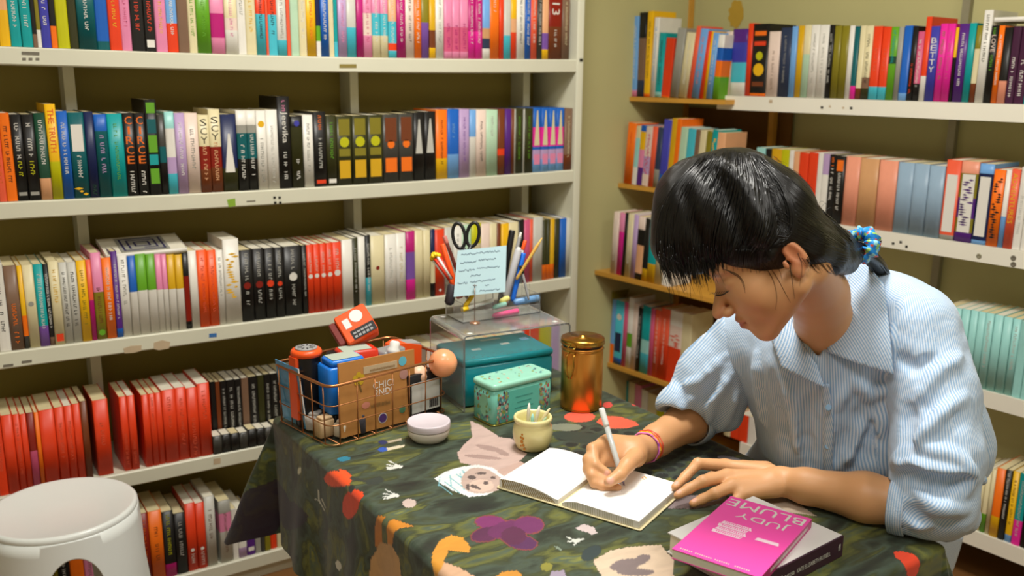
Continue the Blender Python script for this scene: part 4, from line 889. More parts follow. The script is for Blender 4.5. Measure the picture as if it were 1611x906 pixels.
for (x, y, w_, d_, m) in ((.05, .06, .022, .012, m_whp), (.13, .075, .022, .012, m_whp), (.19, .09, .02, .018, mat('pale_blue_print', (150, 190, 220), .5, vary=0)), (.10, .12, .05, .01, m_gyl)):
    b = MB(); b.box((x, y, .1081), (x+w_, y+d_, .1086)); b.build('lid_sticker', m, o)
rg = random.Random(9); b = MB()
for k in range(60): x = rg.uniform(.01, .21); y = rg.uniform(.004, .03); r = rg.uniform(.001, .0026); b.add([(x-r, y, .1083), (x, y-r, .1083), (x+r, y, .1083), (x, y+r, .1083)], [(0, 1, 2, 3)])
b.build('lid_pattern', mat('brown_flower_print', (120, 100, 90), .5, vary=0), o)
T1 = onz(776, 672, TOP); T2 = onz(869, 646, TOP); uT = (T2-T1)[:2]/np.linalg.norm((T2-T1)[:2])
m_mint = mat('mint_tin', (118, 196, 178), .35, vary=.08, scale=30, coat=.2)
tw, tdp, thh = .160, .074, .090
o = bricks_box('floral_tin', (T1[0], T1[1], TOP), uT, tw, tdp, thh, m_mint, mat('pale_mint_lid', (150, 210, 188), .35, vary=.08, scale=30, coat=.2), 'mint green floral tin with hinged lid in front of the riser', 'tin', lidh=.014)
b = MB(); b.box((.040, -.0006, .008), (.122, -.0001, .070)); b.build('front_panel', mat('turquoise_panel', (96, 196, 180), .4, vary=.03), o)
b = MB()
for k, (x0, x1) in enumerate(((.058, .104), (.062, .100), (.056, .106))): b.box((x0, -.0009, .052-.012*k), (x1, -.0007, .054-.012*k))
b.build('panel_lines', mat('deep_turquoise_print', (60, 150, 140), .5, vary=0), o)
pals = [((186, 96, 96), 'rose'), ((104, 84, 90), 'plum'), ((210, 186, 160), 'sand'), ((90, 140, 150), 'steel'), ((150, 168, 90), 'leaf')]
for ci, (c, nm) in enumerate(pals):
    b = MB(); rg = random.Random(20+ci)
    for k in range(46):
        face = rg.random(); r = rg.uniform(.0014, .0036); n = 6
        if face < .55:
            x = rg.choice([rg.uniform(.010, .038), rg.uniform(.124, tw-.010)]); z = rg.uniform(.006, .070)
            b.add([(x+r*math.cos(2*PI*q/n), -.0004-ci*.0001, z+r*1.3*math.sin(2*PI*q/n)) for q in range(n)], [tuple(range(n))])
        elif face < .8:
            y = rg.uniform(.010, tdp-.010); z = rg.uniform(.006, .070)
            b.add([(-.0004-ci*.0001, y+r*math.cos(2*PI*q/n), z+r*1.3*math.sin(2*PI*q/n)) for q in range(n)], [tuple(range(n-1, -1, -1))])
        else:
            x = rg.uniform(.01, tw-.01); y = rg.uniform(.006, tdp-.006)
            if .05 < x < .11 and ci < 2: continue
            b.add([(x+r*math.cos(2*PI*q/n), y+r*math.sin(2*PI*q/n), thh+.0003+ci*.0001) for q in range(n)], [tuple(range(n))])
    b.build('flower_print', mat(nm+'_floral_print', c, .5, vary=0), o)
b = MB(); b.add([(-.0008, .022+.016*math.cos(2*PI*q/18)+.010, .040+.024*math.sin(2*PI*q/18)) for q in range(18)], [tuple(range(17, -1, -1))]); b.build('side_oval', mat('pale_mint_oval', (140, 200, 170), .4, vary=0), o)
b = MB(); b.rbox((-.0008, -.0008, -.0002), (tw+.0008, tdp+.0008, .0025), .010); b.build('brass_foot', mat('brass_edge', (160, 150, 70), .3, metal=.7), o)
# ---- copper canister
c = onz(916, 650, TOP)+np.array([.55, .83, 0])*.046
m_cop = mat('polished_copper', (232, 158, 74), .34, metal=1.0, vary=.06, scale=6)
m_gold = mat('brass_lid', (190, 140, 60), .26, metal=1.0, vary=.05)
o = empty('copper_canister', tuple(c), label='tall copper canister with brass clamp lid at the back of desk', cat='canister')
R_ = .0455
b = MB(); b.lathe([(R_*.98, 0), (R_, .002), (R_, .128), (R_*.97, .130), (R_*.97, .134), (R_*1.0, .1355), (R_*1.0, .139), (R_*.95, .1405)], 48, mi=0); b.build('canister_body', m_cop, o)
b = MB(); b.lathe([(R_*1.0, .1455), (R_*1.06, .1465), (R_*1.06, .1495), (R_*1.02, .152), (R_*1.05, .154), (R_*1.03, .158), (R_*.9, .160), (R_*.2, .1595), (R_*.18, .163), (.0, .1635)], 48)
b.build('lid', m_gold, o)
b = MB(); b.lathe([(R_*.96, .1405), (R_*.96, .1455)], 40); b.build('rubber_seal', m_bk, o)
b = MB(); b.lathe([(R_*1.005, .001), (R_*1.02, .003), (R_*1.005, .005)], 40, caps=False); b.build('foot_ring', m_gold, o)
th0 = math.atan2(-.45, -.9)
cl = lambda a, r, z: (r*math.cos(th0+a), r*math.sin(th0+a), z)
for s_ in (-.14, .14):
    b = MB(); b.tube(spline([cl(s_, R_+.002, .134), cl(s_, R_+.014, .128), cl(s_, R_+.013, .105), cl(s_*.7, R_+.016, .090), cl(s_*.3, R_+.013, .080)], 6), .0018, 8); b.build('clamp_wire', m_gold, o)
b = MB(); b.tube(spline([cl(-.14, R_+.002, .150), cl(-.13, R_+.012, .146), cl(.13, R_+.012, .146), cl(.14, R_+.002, .150)], 6), .0016, 8); b.build('hinge_wire', m_gold, o)
b = MB(); b.lathe([(R_+.0008, .1335), (R_+.0018, .1345), (R_+.0008, .1355)], 40, caps=False); b.build('neck_wire', m_gold, o)
# ---- cream pot with stubs
c = onz(838, 713, TOP)+np.array([.55, .83, 0])*.030
m_pot = mat('cream_glaze', (232, 222, 160), .3, vary=.04, coat=.3)
o = empty('cream_pot', tuple(c), label='round cream glazed pot holding short pale sticks by the notebook', cat='pot')
b = MB(); b.lathe([(.026, 0), (.031, .003), (.0375, .018), (.0395, .032), (.0375, .046), (.0345, .052), (.0345, .055), (.0375, .058), (.0382, .062), (.0365, .066), (.034, .066), (.032, .062), (.031, .050), (.030, .03), (.0, .028)], 44)
b.build('pot_body', m_pot, o)
b = MB()
for k, (x, y, r) in enumerate(((0, 0, .0035), (.003, .006, .003), (-.003, .007, .0025), (.004, -.006, .003), (-.004, -.008, .002), (.001, .012, .0022), (.006, -.013, .0026))):
    a = th0+.15+x*18+(-.2); zz = .025+y*1.2
    rr = .0398-(abs(zz-.032)/.03)**2*.006
    cc = Vector((rr*math.cos(a), rr*math.sin(a), zz)); t1 = Vector((-math.sin(a), math.cos(a), 0))
    b.add([tuple(cc+t1*r*math.cos(2*PI*q/8)+Vector((0, 0, r*math.sin(2*PI*q/8)))) for q in range(8)], [tuple(range(8))])
b.build('painted_flower', mat('ochre_paint', (200, 130, 30), .4, vary=0), o)
stubs = [((820, 672), (832, 628), 'wh', 'tallest white'), ((840, 660), (850, 632), 'wh', 'short white'), ((845, 668), (868, 636), 'cr', 'cream right leaning'), ((852, 668), (862, 648), 'mi', 'pale green'), ((835, 668), (838, 645), 'lt', 'pale aqua')]
dz = proj(c+np.array([0, 0, .05]))[2]
for (p0, p1, cc, lab) in stubs:
    a0 = c+np.array([(p0[0]-838)*.0006*cr[0], (p0[0]-838)*.0006*cr[1], .0300]); a1 = at(p1[0]*.9+838*.1, p1[1]+6, dz)
    b = MB(); b.tube([a0, a0+(a1-a0)*.8, a1], [.0036, .0036, .0014], 10); q = b.build('chalk_stick', mat(PALT[cc][0]+'_chalk', PALT[cc][1], .7, vary=.05, gain=1.05)); tag(q, lab+' stick standing in the cream pot', 'stick')
# ---- notebook
FL = onz(781, 768, TOP); FR = onz(1006, 836, TOP); uN = (FR-FL)[:2]; NW = np.linalg.norm(uN); uN /= NW
nb = empty('open_notebook', (FL[0], FL[1], TOP), (0, 0, math.atan2(uN[1], uN[0])), 'open white paged notebook the woman writes in', 'notebook')
ND = .178; hl, hr = .019, .011; sp = NW*.47
def topz(x):
    if x < sp: t = x/sp; return .004+hl*math.sin(min(1, t*1.0+.12)*PI*.94)**.45*(.72+.28*(1-t)) if t < 1 else .006
    t = (x-sp)/(NW-sp); return .006+(hr)*min(1, (t*5))**.6*(1-.25*t) if t > 0 else .006
xs_ = [NW*.012]+[NW*k/36 for k in range(1, 36)]+[NW*.988]
def pages(x0, x1, sk):
    b = MB(); rings = []
    for x in [v for v in xs_ if x0 <= v <= x1]:
        h = topz(x); rings.append([(x, .004, .0025), (x, ND-.004, .0025), (x-sk*0, ND-.004, h), (x, .004, h)])
    b.loft(rings, smooth=False); return b
m_pg = mat('bright_page', (236, 234, 230), .6, vary=.015); m_pge = mat('cream_page_edges', (214, 196, 150), .8, vary=.2, scale=90)
for nm, x0, x1, sk in (('left_pages', 0, sp, .01), ('right_pages', sp, NW, 0)):
    o = pages(x0, x1, sk).build(nm, m_pg, nb); 
# slanting fanned page edges along the near side of the left half
b = MB()
for k in range(24):
    x = .010+k*(sp-.02)/24; h0_ = .0032; h1_ = topz(x)-.0008
    b.add([(x, .0036, h0_), (x+.0022, .0036, h0_), (x-.008+.0022 if x > .012 else x+.002, .0036, h1_), (x-.008 if x > .012 else x, .0036, h1_)], [(0, 1, 2, 3)])
b.build('page_edge_lines', mat('tan_page_shadow', (168, 142, 88), .8, vary=0), nb)
b = MB()
for k in range(40):
    x = sp+.008+k*(NW-sp-.02)/40; b.add([(x, .0036, .003), (x+.0012, .0036, .003), (x+.0012, .0036, topz(x)-.001), (x, .0036, topz(x)-.001)], [(0, 1, 2, 3)])
for k in range(3): b.add([(NW*.9885, .006, .004+.0022*k), (NW*.9885, ND-.006, .004+.0022*k), (NW*.9885, ND-.006, .0046+.0022*k), (NW*.9885, .006, .0046+.0022*k)], [(0, 1, 2, 3)])
b.build('page_edge_lines', mat('grey_page_shadow', (190, 186, 160), .8, vary=0), nb)
b = MB(); b.rbox((-.001, 0, 0), (NW+.002, ND, .0024), .004); b.build('cover', mat('cream_cover', (214, 212, 186), .6), nb)
def page_print(name, pts, m, w=1.2):
    inv = nb_inv = (Matrix.Translation((FL[0], FL[1], TOP)) @ Matrix.Rotation(math.atan2(uN[1], uN[0]), 4, 'Z')).inverted(); b = MB()
    for (x, y) in pts:
        P = nb_inv @ Vector(onz(x, y, TOP+.0155)); zt = topz(P.x)+.0004; r = .0012*w
        b.add([(P.x+r*math.cos(2*PI*q/6), P.y+r*.7*math.sin(2*PI*q/6), zt) for q in range(6)], [tuple(range(6))])
    b.build(name, m, nb)
page_print('orange_doodle', [(1011, 752), (1014, 750), (1016, 752), (1013, 754)], mat('orange_marker', (240, 160, 20), .6, vary=0), 1.8)
page_print('grey_scribble', [(938+k*2.4, 764+((k*7) % 4)*.9) for k in range(12)]+[(958, 748), (962, 748), (1042, 745), (978, 773)], mat('pencil_grey', (130, 130, 140), .6, vary=0), .7)
# ---- two books in front
Bc = np.array([.9235, .7755]); uB = np.array([1, .085]); uB /= np.linalg.norm(uB)
o = empty('hardback_book', (Bc[0], Bc[1], TOP), (0, 0, math.atan2(uB[1], uB[0])), 'thick white hardback with dark plum spine under the pink book', 'book', )
bl, bwd, bt = .207, .168, .034
b = MB(); b.box((0, -.001, 0), (bl, .002, bt)); b.build('spine', mat('plum_spine', (58, 30, 48), .4, vary=.05), o)
b = MB(); b.box((0, .002, bt-.0022), (bl, bwd, bt)); b.box((0, .002, 0), (bl, bwd, .0022)); b.build('cover_board', mat('white_board_cover', (214, 212, 210), .4, vary=.05), o)
b = MB(); b.box((.003, .002, .0022), (bl-.003, bwd-.003, bt-.0022)); b.build('page_block', mat('ivory_pages', (222, 218, 200), .8, vary=.08, scale=80), o)
b = MB(); Mt = Matrix.Translation((.132, -.0014, bt*.46)) @ Matrix.Rotation(PI/2, 4, 'X'); put_text(b, 'KATE ELIZABETH RUSSELL', Mt, w=.083, h=.0068)
Mt = Matrix.Translation((.045, -.0014, bt*.46)) @ Matrix.Rotation(PI/2, 4, 'X'); put_text(b, 'My Dark Vanessa', Mt, w=.078, h=.011)
put_text(b, 'fl', Matrix.Translation((bl-.010, -.0014, bt*.52)) @ Matrix.Rotation(PI/2, 4, 'X'), w=.005, h=.011)
b.build('spine_lettering', m_whp, o)
b = MB(); b.prism([(.03, .06), (.10, .02), (.14, .05), (.10, .12), (.05, .14)], bt+.0001, bt+.0004); b.build('cover_picture', mat('grey_photo_print', (150, 148, 152), .4, vary=.3, scale=20), o)
pz = TOP+bt+.0003; pzt = pz+.0155
c0 = onz(1057, 863, pzt); c1 = onz(1150, 780, pzt); c2 = onz(1280, 817, pzt)
uP = (c0-c1)[:2]; PL = np.linalg.norm(uP); uP /= PL; PWd = .132
# local frame: x from far edge to near edge (c1->c0), y towards spine side
org = c1; angp = math.atan2(uP[1], uP[0])
o = empty('paperback', (org[0], org[1], pz), (0, 0, angp), 'bright pink paperback lying upside down on the white hardback', 'book')
m_pink = mat('bright_pink_cover', (244, 80, 176), .32, vary=.02)
b = MB(); b.box((0, 0, .0144), (PL, PWd, .0155)); b.box((0, 0, 0), (PL, PWd, .0011)); b.build('cover', m_pink, o)
b = MB(); b.box((0, PWd-.0012, .0011), (PL, PWd, .0144)); b.build('spine', mat('dark_pink_spine', (186, 42, 120), .35, vary=.05), o)
b = MB(); b.box((.001, .0005, .0011), (PL-.001, PWd-.0012, .0144)); b.build('page_block', mat('ivory_pages', (222, 218, 200), .8), o)
b = MB()
# her reading direction: x axis of the text points from spine (y = PWd) to fore edge (y = 0); up of the text points to +x
def ptxt(s, x, y, h, w): 
    M = Matrix.Translation((x, y, .0158)) @ Matrix(((0, 1, 0, 0), (-1, 0, 0, 0), (0, 0, 1, 0), (0, 0, 0, 1))); put_text(b, s, M, w=w, h=h)
ptxt('BLUME', .021, PWd*.5, .024, PWd*.93); ptxt('JUDY', .053, PWd*.56, .024, PWd*.62)
b.build('title_lettering', m_whp, o)
b = MB()
for k in range(4): b.prism([(x, y) for x, y in [(.088+.011*k, PWd*(.20-.03*(k % 2))), (.097+.011*k, PWd*.18), (.096+.011*k, PWd*(.55-.04*(k % 2))), (.087+.011*k, PWd*.52)]], .0156, .0159)
b.prism([(.108, PWd*.66), (.117, PWd*.65), (.116, PWd*.92), (.107, PWd*.90)], .0156, .0159)
b.build('white_brush_marks', mat('pinkish_white_print', (246, 214, 232), .5, vary=0), o)
b = MB(); rg = random.Random(4)
for r_ in range(4):
    for k in range(12):
        y = PWd*.22+k*PWd*.025; x = .0895+.011*r_; b.add([(x, y, .0161), (x+.004, y, .0161), (x+.004, y+.0016, .0161), (x, y+.0016, .0161)], [(0, 1, 2, 3)])
b.build('small_lettering', m_pink, o)
b = MB()
for k in range(34):
    y = PWd*.07+k*PWd*.025; x = PL-.010
    if rg.random() < .85: b.add([(x, y, .0157), (x+.003, y, .0157), (x+.003, y+.0018, .0157), (x, y+.0018, .0157)], [(0, 1, 2, 3)])
b.build('edge_lettering', mat('pale_pink_print', (250, 150, 210), .5, vary=0), o)
b = MB(); M = Matrix.Translation((PL*.42, PWd+.0003, .0078)) @ Matrix(((-1, 0, 0, 0), (0, 0, 1, 0), (0, 1, 0, 0), (0, 0, 0, 1)))
for k in range(26): x = .02+k*.006; b.box((x, PWd, .005), (x+.0035, PWd+.0003, .010))
b.build('spine_lettering', m_whp, o)
# ---- pen organiser on the riser
rt = rz_+.0004; H0 = onz(728, 509, rt); H1 = onz(850, 492, rt); uH = (H1-H0)[:2]; HWd = np.linalg.norm(uH); uH /= HWd
hang = math.atan2(uH[1], uH[0])
org = empty('pen_organiser', (H0[0], H0[1], rt), (0, 0, hang), 'clear acrylic pen organiser standing on the riser', 'organiser')
HM = Matrix.Translation((H0[0], H0[1], rt)) @ Matrix.Rotation(hang, 4, 'Z')
def hp(x, y, z): return np.array(HM @ Vector((x, y, z)))
t_ = .002; hd = .085
def wall(a, c, nm='panel'): b = MB(); b.box(a, c); b.build(nm, m_acr, org)
wall((0, 0, 0), (HWd, hd, t_), 'base_panel'); wall((0, 0, t_), (HWd, t_, .022)); wall((0, hd-t_, t_), (HWd, hd, .075)); wall((0, t_, t_), (t_, hd-t_, .045)); wall((HWd-t_, t_, t_), (HWd, hd-t_, .045)); wall((t_, .045, t_), (HWd-t_, .047, .060)); wall((HWd*.5, .047, t_), (HWd*.5+t_, hd-t_, .060))
def stick(name, p0, p1, dep0, dep1, r, m, label, cat='pen', tip=None, n=10, extra=None):
    """a pen from pixel p0 (foot, at the organiser) to p1 (head)"""
    a = at(*p0, dep0); b_ = at(*p1, dep1); o = empty(name, tuple(a), label=label, cat=cat)
    z = Vector(b_-a); L = z.length; o.rotation_euler = z.to_track_quat('Z', 'Y').to_euler()
    b = MB(); b.lathe([(r*.5, 0), (r, .006), (r, L*.8 if tip else L-.003), (r*.85 if not tip else r*.9, L*.82 if tip else L), ] + ([(r*.25, L)] if tip else []), n); b.build('barrel', m, o)
    if extra: extra(o, L, r)
    return o
D0 = proj(hp(HWd*.3, .060, .02))[2]; D1 = proj(hp(HWd*.7, .060, .02))[2]
def capx(m, f0, f1, k=1.12, nm='cap'):
    def g(o, L, r): b = MB(); b.lathe([(r*k*.9, L*f0), (r*k, L*f0+.002), (r*k, L*f1-.002), (r*k*.8, L*f1)], 12); b.build(nm, m, o)
    return g
stick('marker', (786, 480), (806, 362), D1, D1-.01, .0075, m_bk, 'thick black marker standing right of the note card')
stick('pen', (792, 480), (818, 372), D1+.008, D1+.012, .0045, m_gyp, 'slim grey pen with white tip beside the black marker', extra=capx(m_whp, .86, 1.06, .7, 'tip'))
stick('pen', (797, 478), (826, 380), D1-.012, D1-.0, .0042, m_whp, 'white pen with orange red head', extra=capx(m_or, .86, 1.02))
stick('correction_pen', (795, 468), (816, 392), D1-.03, D1-.03, .0085, mat('light_grey_plastic', (186, 186, 190), .4, vary=0), 'wide light grey correction pen right of note card', extra=capx(m_whp, .92, 1.04, .6, 'nozzle'))
stick('highlighter', (806, 474), (824, 398), D1-.02, D1-.02, .006, mat('royal_blue_plastic', (30, 110, 220), .35, vary=0), 'blue highlighter pen leaning right')
stick('pencil', (812, 440), (853, 374), D1-.03, D1-.04, .0038, mat('golden_pencil_paint', (222, 176, 84), .5, vary=0), 'golden yellow pencil pointing up to the right', 'pencil', tip=True)
stick('clip_pen', (832, 472), (820, 420), D1-.03, D1-.03, .003, m_gyp, 'thin grey clip pen at the right end of organiser', extra=capx(m_bk, .8, 1.05, 1.6))
stick('pen', (735, 470), (700, 374), D0+.02, D0+.02, .0045, mat('brown_red_plastic', (120, 50, 40), .4, vary=0), 'dark brown red pen left of the scissors', extra=capx(mat('dull_pink_plastic', (200, 120, 110), .4, vary=0), .9, 1.03))
stick('glue_pen', (722, 470), (696, 384), D0-.02, D0-.02, .0065, m_or, 'orange red pen behind the yellow headed one')
def fries(o, L, r):
    b = MB(); rg = random.Random(2)
    for k in range(9): a = 2*PI*k/9; b.sphere((.009*math.cos(a), .009*math.sin(a), L+.004+rg.uniform(-.003, .003)), .0055, 8)
    b.sphere((0, 0, L+.008), .008, 10); b.build('yellow_head', m_yel, o)
    for k in range(6):
        a = 2*PI*k/6; b = MB(); b.tube([(r*.8*math.cos(a), r*.8*math.sin(a), L*.45), (r*1.4*math.cos(a), r*1.4*math.sin(a), L)], .0032, 6); b.build('stripe', m_whp if k % 2 else m_rd, o)
stick('novelty_pen', (727, 468), (686, 406), D0-.03, D0-.03, .006, m_or, 'novelty pen with puffy yellow head and red white stripes', extra=fries)
# scissors
Ds = D0-.005
o = empty('scissors', tuple(at(738, 450, Ds)), label='black handled scissors standing upright in the organiser', cat='scissors')
inv = -Vector(o.location)
def spx(pts, dep=Ds): return [at(x, y, dep) for x, y in pts]
def ov(cx_, cy_, rx, ry, rot): return [tuple(p) for p in ell(cx_, cy_, rx, ry, rot, 26)]
for (cx_, cy_, rx, ry, ro, bx) in ((722, 371, 9.5, 20, -8, 731), (744, 369, 9.5, 19, 10, 739)):
    b = MB(); b.tube(spx(ov(cx_, cy_, rx, ry, ro)), .0042, 8, closed=True); q = b.build('handle', m_bk, o); q.location = inv
    b = MB(); b.tube(spx([(bx+(cx_-bx)*.5, cy_+18), (735, 398), (735+(735-bx)*.6, 412)]), [.005, .005, .004], 8); q = b.build('shank', m_bk, o); q.location = inv
for s_ in (-1, 1):
    b = MB(); b.tube(spx([(735, 396), (738+s_*2, 430), (739, 470)], Ds+s_*.001), [.005, .004, .001], 6, flat=.3); q = b.build('blade', mat('steel', (190, 190, 190), .25, metal=1, vary=0), o); q.location = inv
b = MB(); q_ = at(735, 394, Ds-.004); b.sphere(tuple(q_), .003, 8); q = b.build('pivot_screw', m_gyp, o); q.location = inv
# note card on a rod
Dn = proj(hp(HWd*.17, .004, .02))[2]-.006
o = empty('note_holder', tuple(at(747, 507, Dn+.0)), label='thin metal rod note holder in front of the organiser', cat='holder'); inv = -Vector(o.location)
p0 = onz(747, 508, rt)
b = MB(); b.tube([p0, at(747, 447, proj(p0)[2])], .0011, 6); q = b.build('rod', mat('dull_steel', (140, 120, 110), .3, metal=.8, vary=0), o); q.location = inv
b = MB(); b.lathe([(.012, 0), (.012, .0015), (.003, .004)], 20, M=Matrix.Translation(Vector(p0))); q = b.build('foot', mat('copper_foot', (200, 150, 120), .3, metal=.8, vary=0), o); q.location = inv
b = MB(); b.tube([at(744, 449, proj(p0)[2]-.002), at(750, 449, proj(p0)[2]-.002)], .0016, 6); q = b.build('clip', m_gyp, o); q.location = inv
dn = proj(p0)[2]+.004
C4 = [at(713.6, 467, dn), at(795, 459, dn), at(797, 386, dn+.012), at(720, 394, dn+.012)]
ux = C4[1]-C4[0]; uy = C4[3]-C4[0]; nn = np.cross(ux, uy); nn /= np.linalg.norm(nn)
b = MB(); b.add([tuple(p) for p in C4]+[tuple(p-nn*.0006) for p in C4], [(0, 1, 2, 3), (7, 6, 5, 4), (0, 4, 5, 1), (1, 5, 6, 2), (2, 6, 7, 3), (3, 7, 4, 0)])
cc_ = sum(C4)/4; o = empty('note_card', tuple(cc_), label='pale blue square note card with handwritten lines', cat='note'); inv = -Vector(cc_)
q = b.build('card', mat('pale_blue_paper', (176, 206, 214), .7, vary=.02), o); q.location = inv
b = MB(); rg = random.Random(11)
def cp(u, v): return C4[0]+ux*u+(C4[3]-C4[0])*v*(1-u)+(C4[2]-C4[1])*v*u+nn*.0004
for (v, u0, u1) in ((.90, .08, .88), (.72, .08, .40), (.74, .44, .80), (.55, .06, .38), (.56, .42, .88), (.42, .30, .50), (.28, .05, .25), (.29, .30, .80), (.18, .60, .68), (.07, .50, .90)):
    pts = []; u = u0
    while u < u1:
        pts.append(cp(u, v+rg.uniform(-.022, .022))); u += .011
    b.tube(pts, .00045, 4)
q = b.build('handwriting', mat('blue_grey_ink', (70, 84, 110), .6, vary=0), o); q.location = inv
# items in the front tray
def lay(name, p0, p1, r, m, label, cat='pen', z=None, yy=.018, extra=None):
    d0 = proj(hp(HWd*(p0[0]-728)/122, yy, .015))[2]; d1 = proj(hp(HWd*(p1[0]-728)/122, yy, .015))[2]
    return stick(name, p0, p1, d0, d1, r, m, label, cat, extra=extra)
lay('highlighter', (775, 497), (815, 489), .0065, m_pinkm, 'pink highlighter lying in the front tray')
lay('pen', (728, 487), (776, 472), .005, m_whp, 'white pen with yellow end lying across the tray', yy=.03, extra=capx(m_yel, -.02, .18))
lay('eraser', (786, 476), (800, 468), .007, mat('pale_yellow_rubber', (226, 220, 130), .6, vary=0), 'small pale yellow eraser in the tray', 'eraser', yy=.034)
lay('highlighter', (776, 484), (796, 478), .006, mat('mint_plastic', (150, 206, 190), .4, vary=0), 'mint green marker behind the pink highlighter', yy=.026)
lay('ruler', (808, 476), (848, 468), .008, mat('pale_blue_plastic', (120, 170, 220), .3, vary=0, trans=.3), 'pale blue plastic sharpener at the right of tray', 'sharpener', yy=.03)
lay('pen', (730, 484), (752, 452), .0055, m_yel, 'yellow pen leaning in the left compartment', yy=.04)
lay('pencil_case', (706, 480), (712, 448), .011, m_ink, 'dark round pencil pot lid at the left of organiser', 'lid', yy=.05)
# ---- white plastic stool
SZ = .475; Ps = [onz(210, 797, SZ), onz(100, 752, SZ), onz(100, 846, SZ)]
ax, ay = Ps[0][:2]; bx, by = Ps[1][:2]; cx2, cy2 = Ps[2][:2]
dD = 2*(ax*(by-cy2)+bx*(cy2-ay)+cx2*(ay-by))
ux_ = ((ax**2+ay**2)*(by-cy2)+(bx**2+by**2)*(cy2-ay)+(cx2**2+cy2**2)*(ay-by))/dD
uy_ = ((ax**2+ay**2)*(cx2-bx)+(bx**2+by**2)*(ax-cx2)+(cx2**2+cy2**2)*(bx-ax))/dD
RS_ = math.hypot(ax-ux_, ay-uy_); print('stool', ux_, uy_, RS_)
m_stool = mat('white_stool_plastic', (224, 228, 224), .3, vary=.02)
def make_stool(x, y, r, label, h=.45):
    o = empty('plastic_stool', (x, y, 0), label=label, cat='stool')
    b = MB(); b.lathe([(r*.965, h-.022), (r*.985, h-.012), (r*.985, h-.005), (r*.96, h), (r*.93, h+.0005), (r*.90, h-.002), (0, h-.004)], 64, caps=False); b.build('seat', m_stool, o)
    # flared skirt with four arched openings
    n = 240; rows_ = 16; vs = []; fs = []
    def zbot(k):
        a = (k/n*4+.52) % 1.0-.5
        return (h-.16)+.105*math.sqrt(1-(a/.24)**2) if abs(a) < .24 else 0
    for i in range(rows_+1):
        for k in range(n):
            z = h-.014+(zbot(k)-h+.014)*i/rows_; rr = r*(.985+.28*(1-z/h)**1.1)
            vs.append((rr*math.cos(2*PI*k/n), rr*math.sin(2*PI*k/n), z))
    for i in range(rows_):
        for k in range(n): j = (k+1) % n; fs.append((i*n+k, (i+1)*n+k, (i+1)*n+j, i*n+j))
    b = MB(); b.add(vs, fs, 0, True); q = b.build('skirt', m_stool, o); md = q.modifiers.new('t', 'SOLIDIFY'); md.thickness = .004; md.offset = -1
    return o
make_stool(ux_, uy_, RS_, 'white round plastic stool standing in front of the left bookcase', SZ)
# ------------------------------------------------------------------ implicit surface helpers
class SDF:
    """signed distance field: union of round cones and ellipsoids with smooth blending"""
    def __init__(s): s.ops = []
    def cone(s, a, b, ra, rb, k=.012, op='+', flat=None): s.ops.append(('c', np.array(a, float), np.array(b, float), ra, rb, k, op, flat)); return s
    def chain(s, pts, rs, k=.012, op='+'):
        for i in range(len(pts)-1): s.cone(pts[i], pts[i+1], rs[i], rs[i+1], k, op)
        return s
    def ell(s, c, r, Rm=None, k=.012, op='+'): s.ops.append(('e', np.array(c, float), np.array(r, float), np.eye(3) if Rm is None else np.array(Rm), 0, k, op, None)); return s
    def plane(s, p, n, k=.01): s.ops.append(('p', np.array(p, float), np.array(n, float), 0, 0, k, '&', None)); return s
    def __call__(s, P):
        d = np.full(len(P), 10.0)
        for t, A, B, ra, rb, k, op, flat in s.ops:
            if t == 'c':
                ab = B-A; L2 = ab@ab; ap = P-A; h = np.clip((ap@ab)/max(L2, 1e-9), 0, 1)
                q = ap-h[:, None]*ab
                if flat is not None:                       # squash along a direction
                    n_, f_ = flat; c_ = q@n_; q = q+np.outer(c_*(f_-1), n_)
                e = np.sqrt((q*q).sum(1))-(ra+(rb-ra)*h)
            elif t == 'e':
                q = (P-A)@ra.T if False else (P-A)@np.array(ra).T
                k0 = np.sqrt(((q/B)**2).sum(1)); k1 = np.sqrt(((q/(B*B))**2).sum(1)); e = k0*(k0-1)/np.maximum(k1, 1e-9)
            elif t == 'b': q = np.maximum(A-P, P-B); e = np.where(q.max(1) < 0, q.max(1), np.sqrt((np.maximum(q, 0)**2).sum(1)))
            elif t == 'v':                                  # pyramid through the eye point: the V of the neckline
                Q = P-CP; z_ = Q@cf; e = z_-B; c0 = np.mean(A, 0)
                for i_ in range(len(A)):
                    a_, b_ = ray(*A[i_]), ray(*A[(i_+1) % len(A)]); n_ = np.cross(a_, b_); n_ /= np.linalg.norm(n_)
                    if n_@ray(*c0) > 0: n_ = -n_
                    e = np.maximum(e, Q@n_)
            else: e = (P-A)@B
            if op == '+':
                h = np.clip(.5+.5*(d-e)/k, 0, 1); d = d*(1-h)+e*h-k*h*(1-h)
            elif op == '-':
                h = np.clip(.5-.5*(d+e)/k, 0, 1); d = d*(1-h)-e*h+k*h*(1-h)
            else:
                h = np.clip(.5-.5*(d-e)/k, 0, 1); d = d*(1-h)+e*h+k*h*(1-h)
        return d
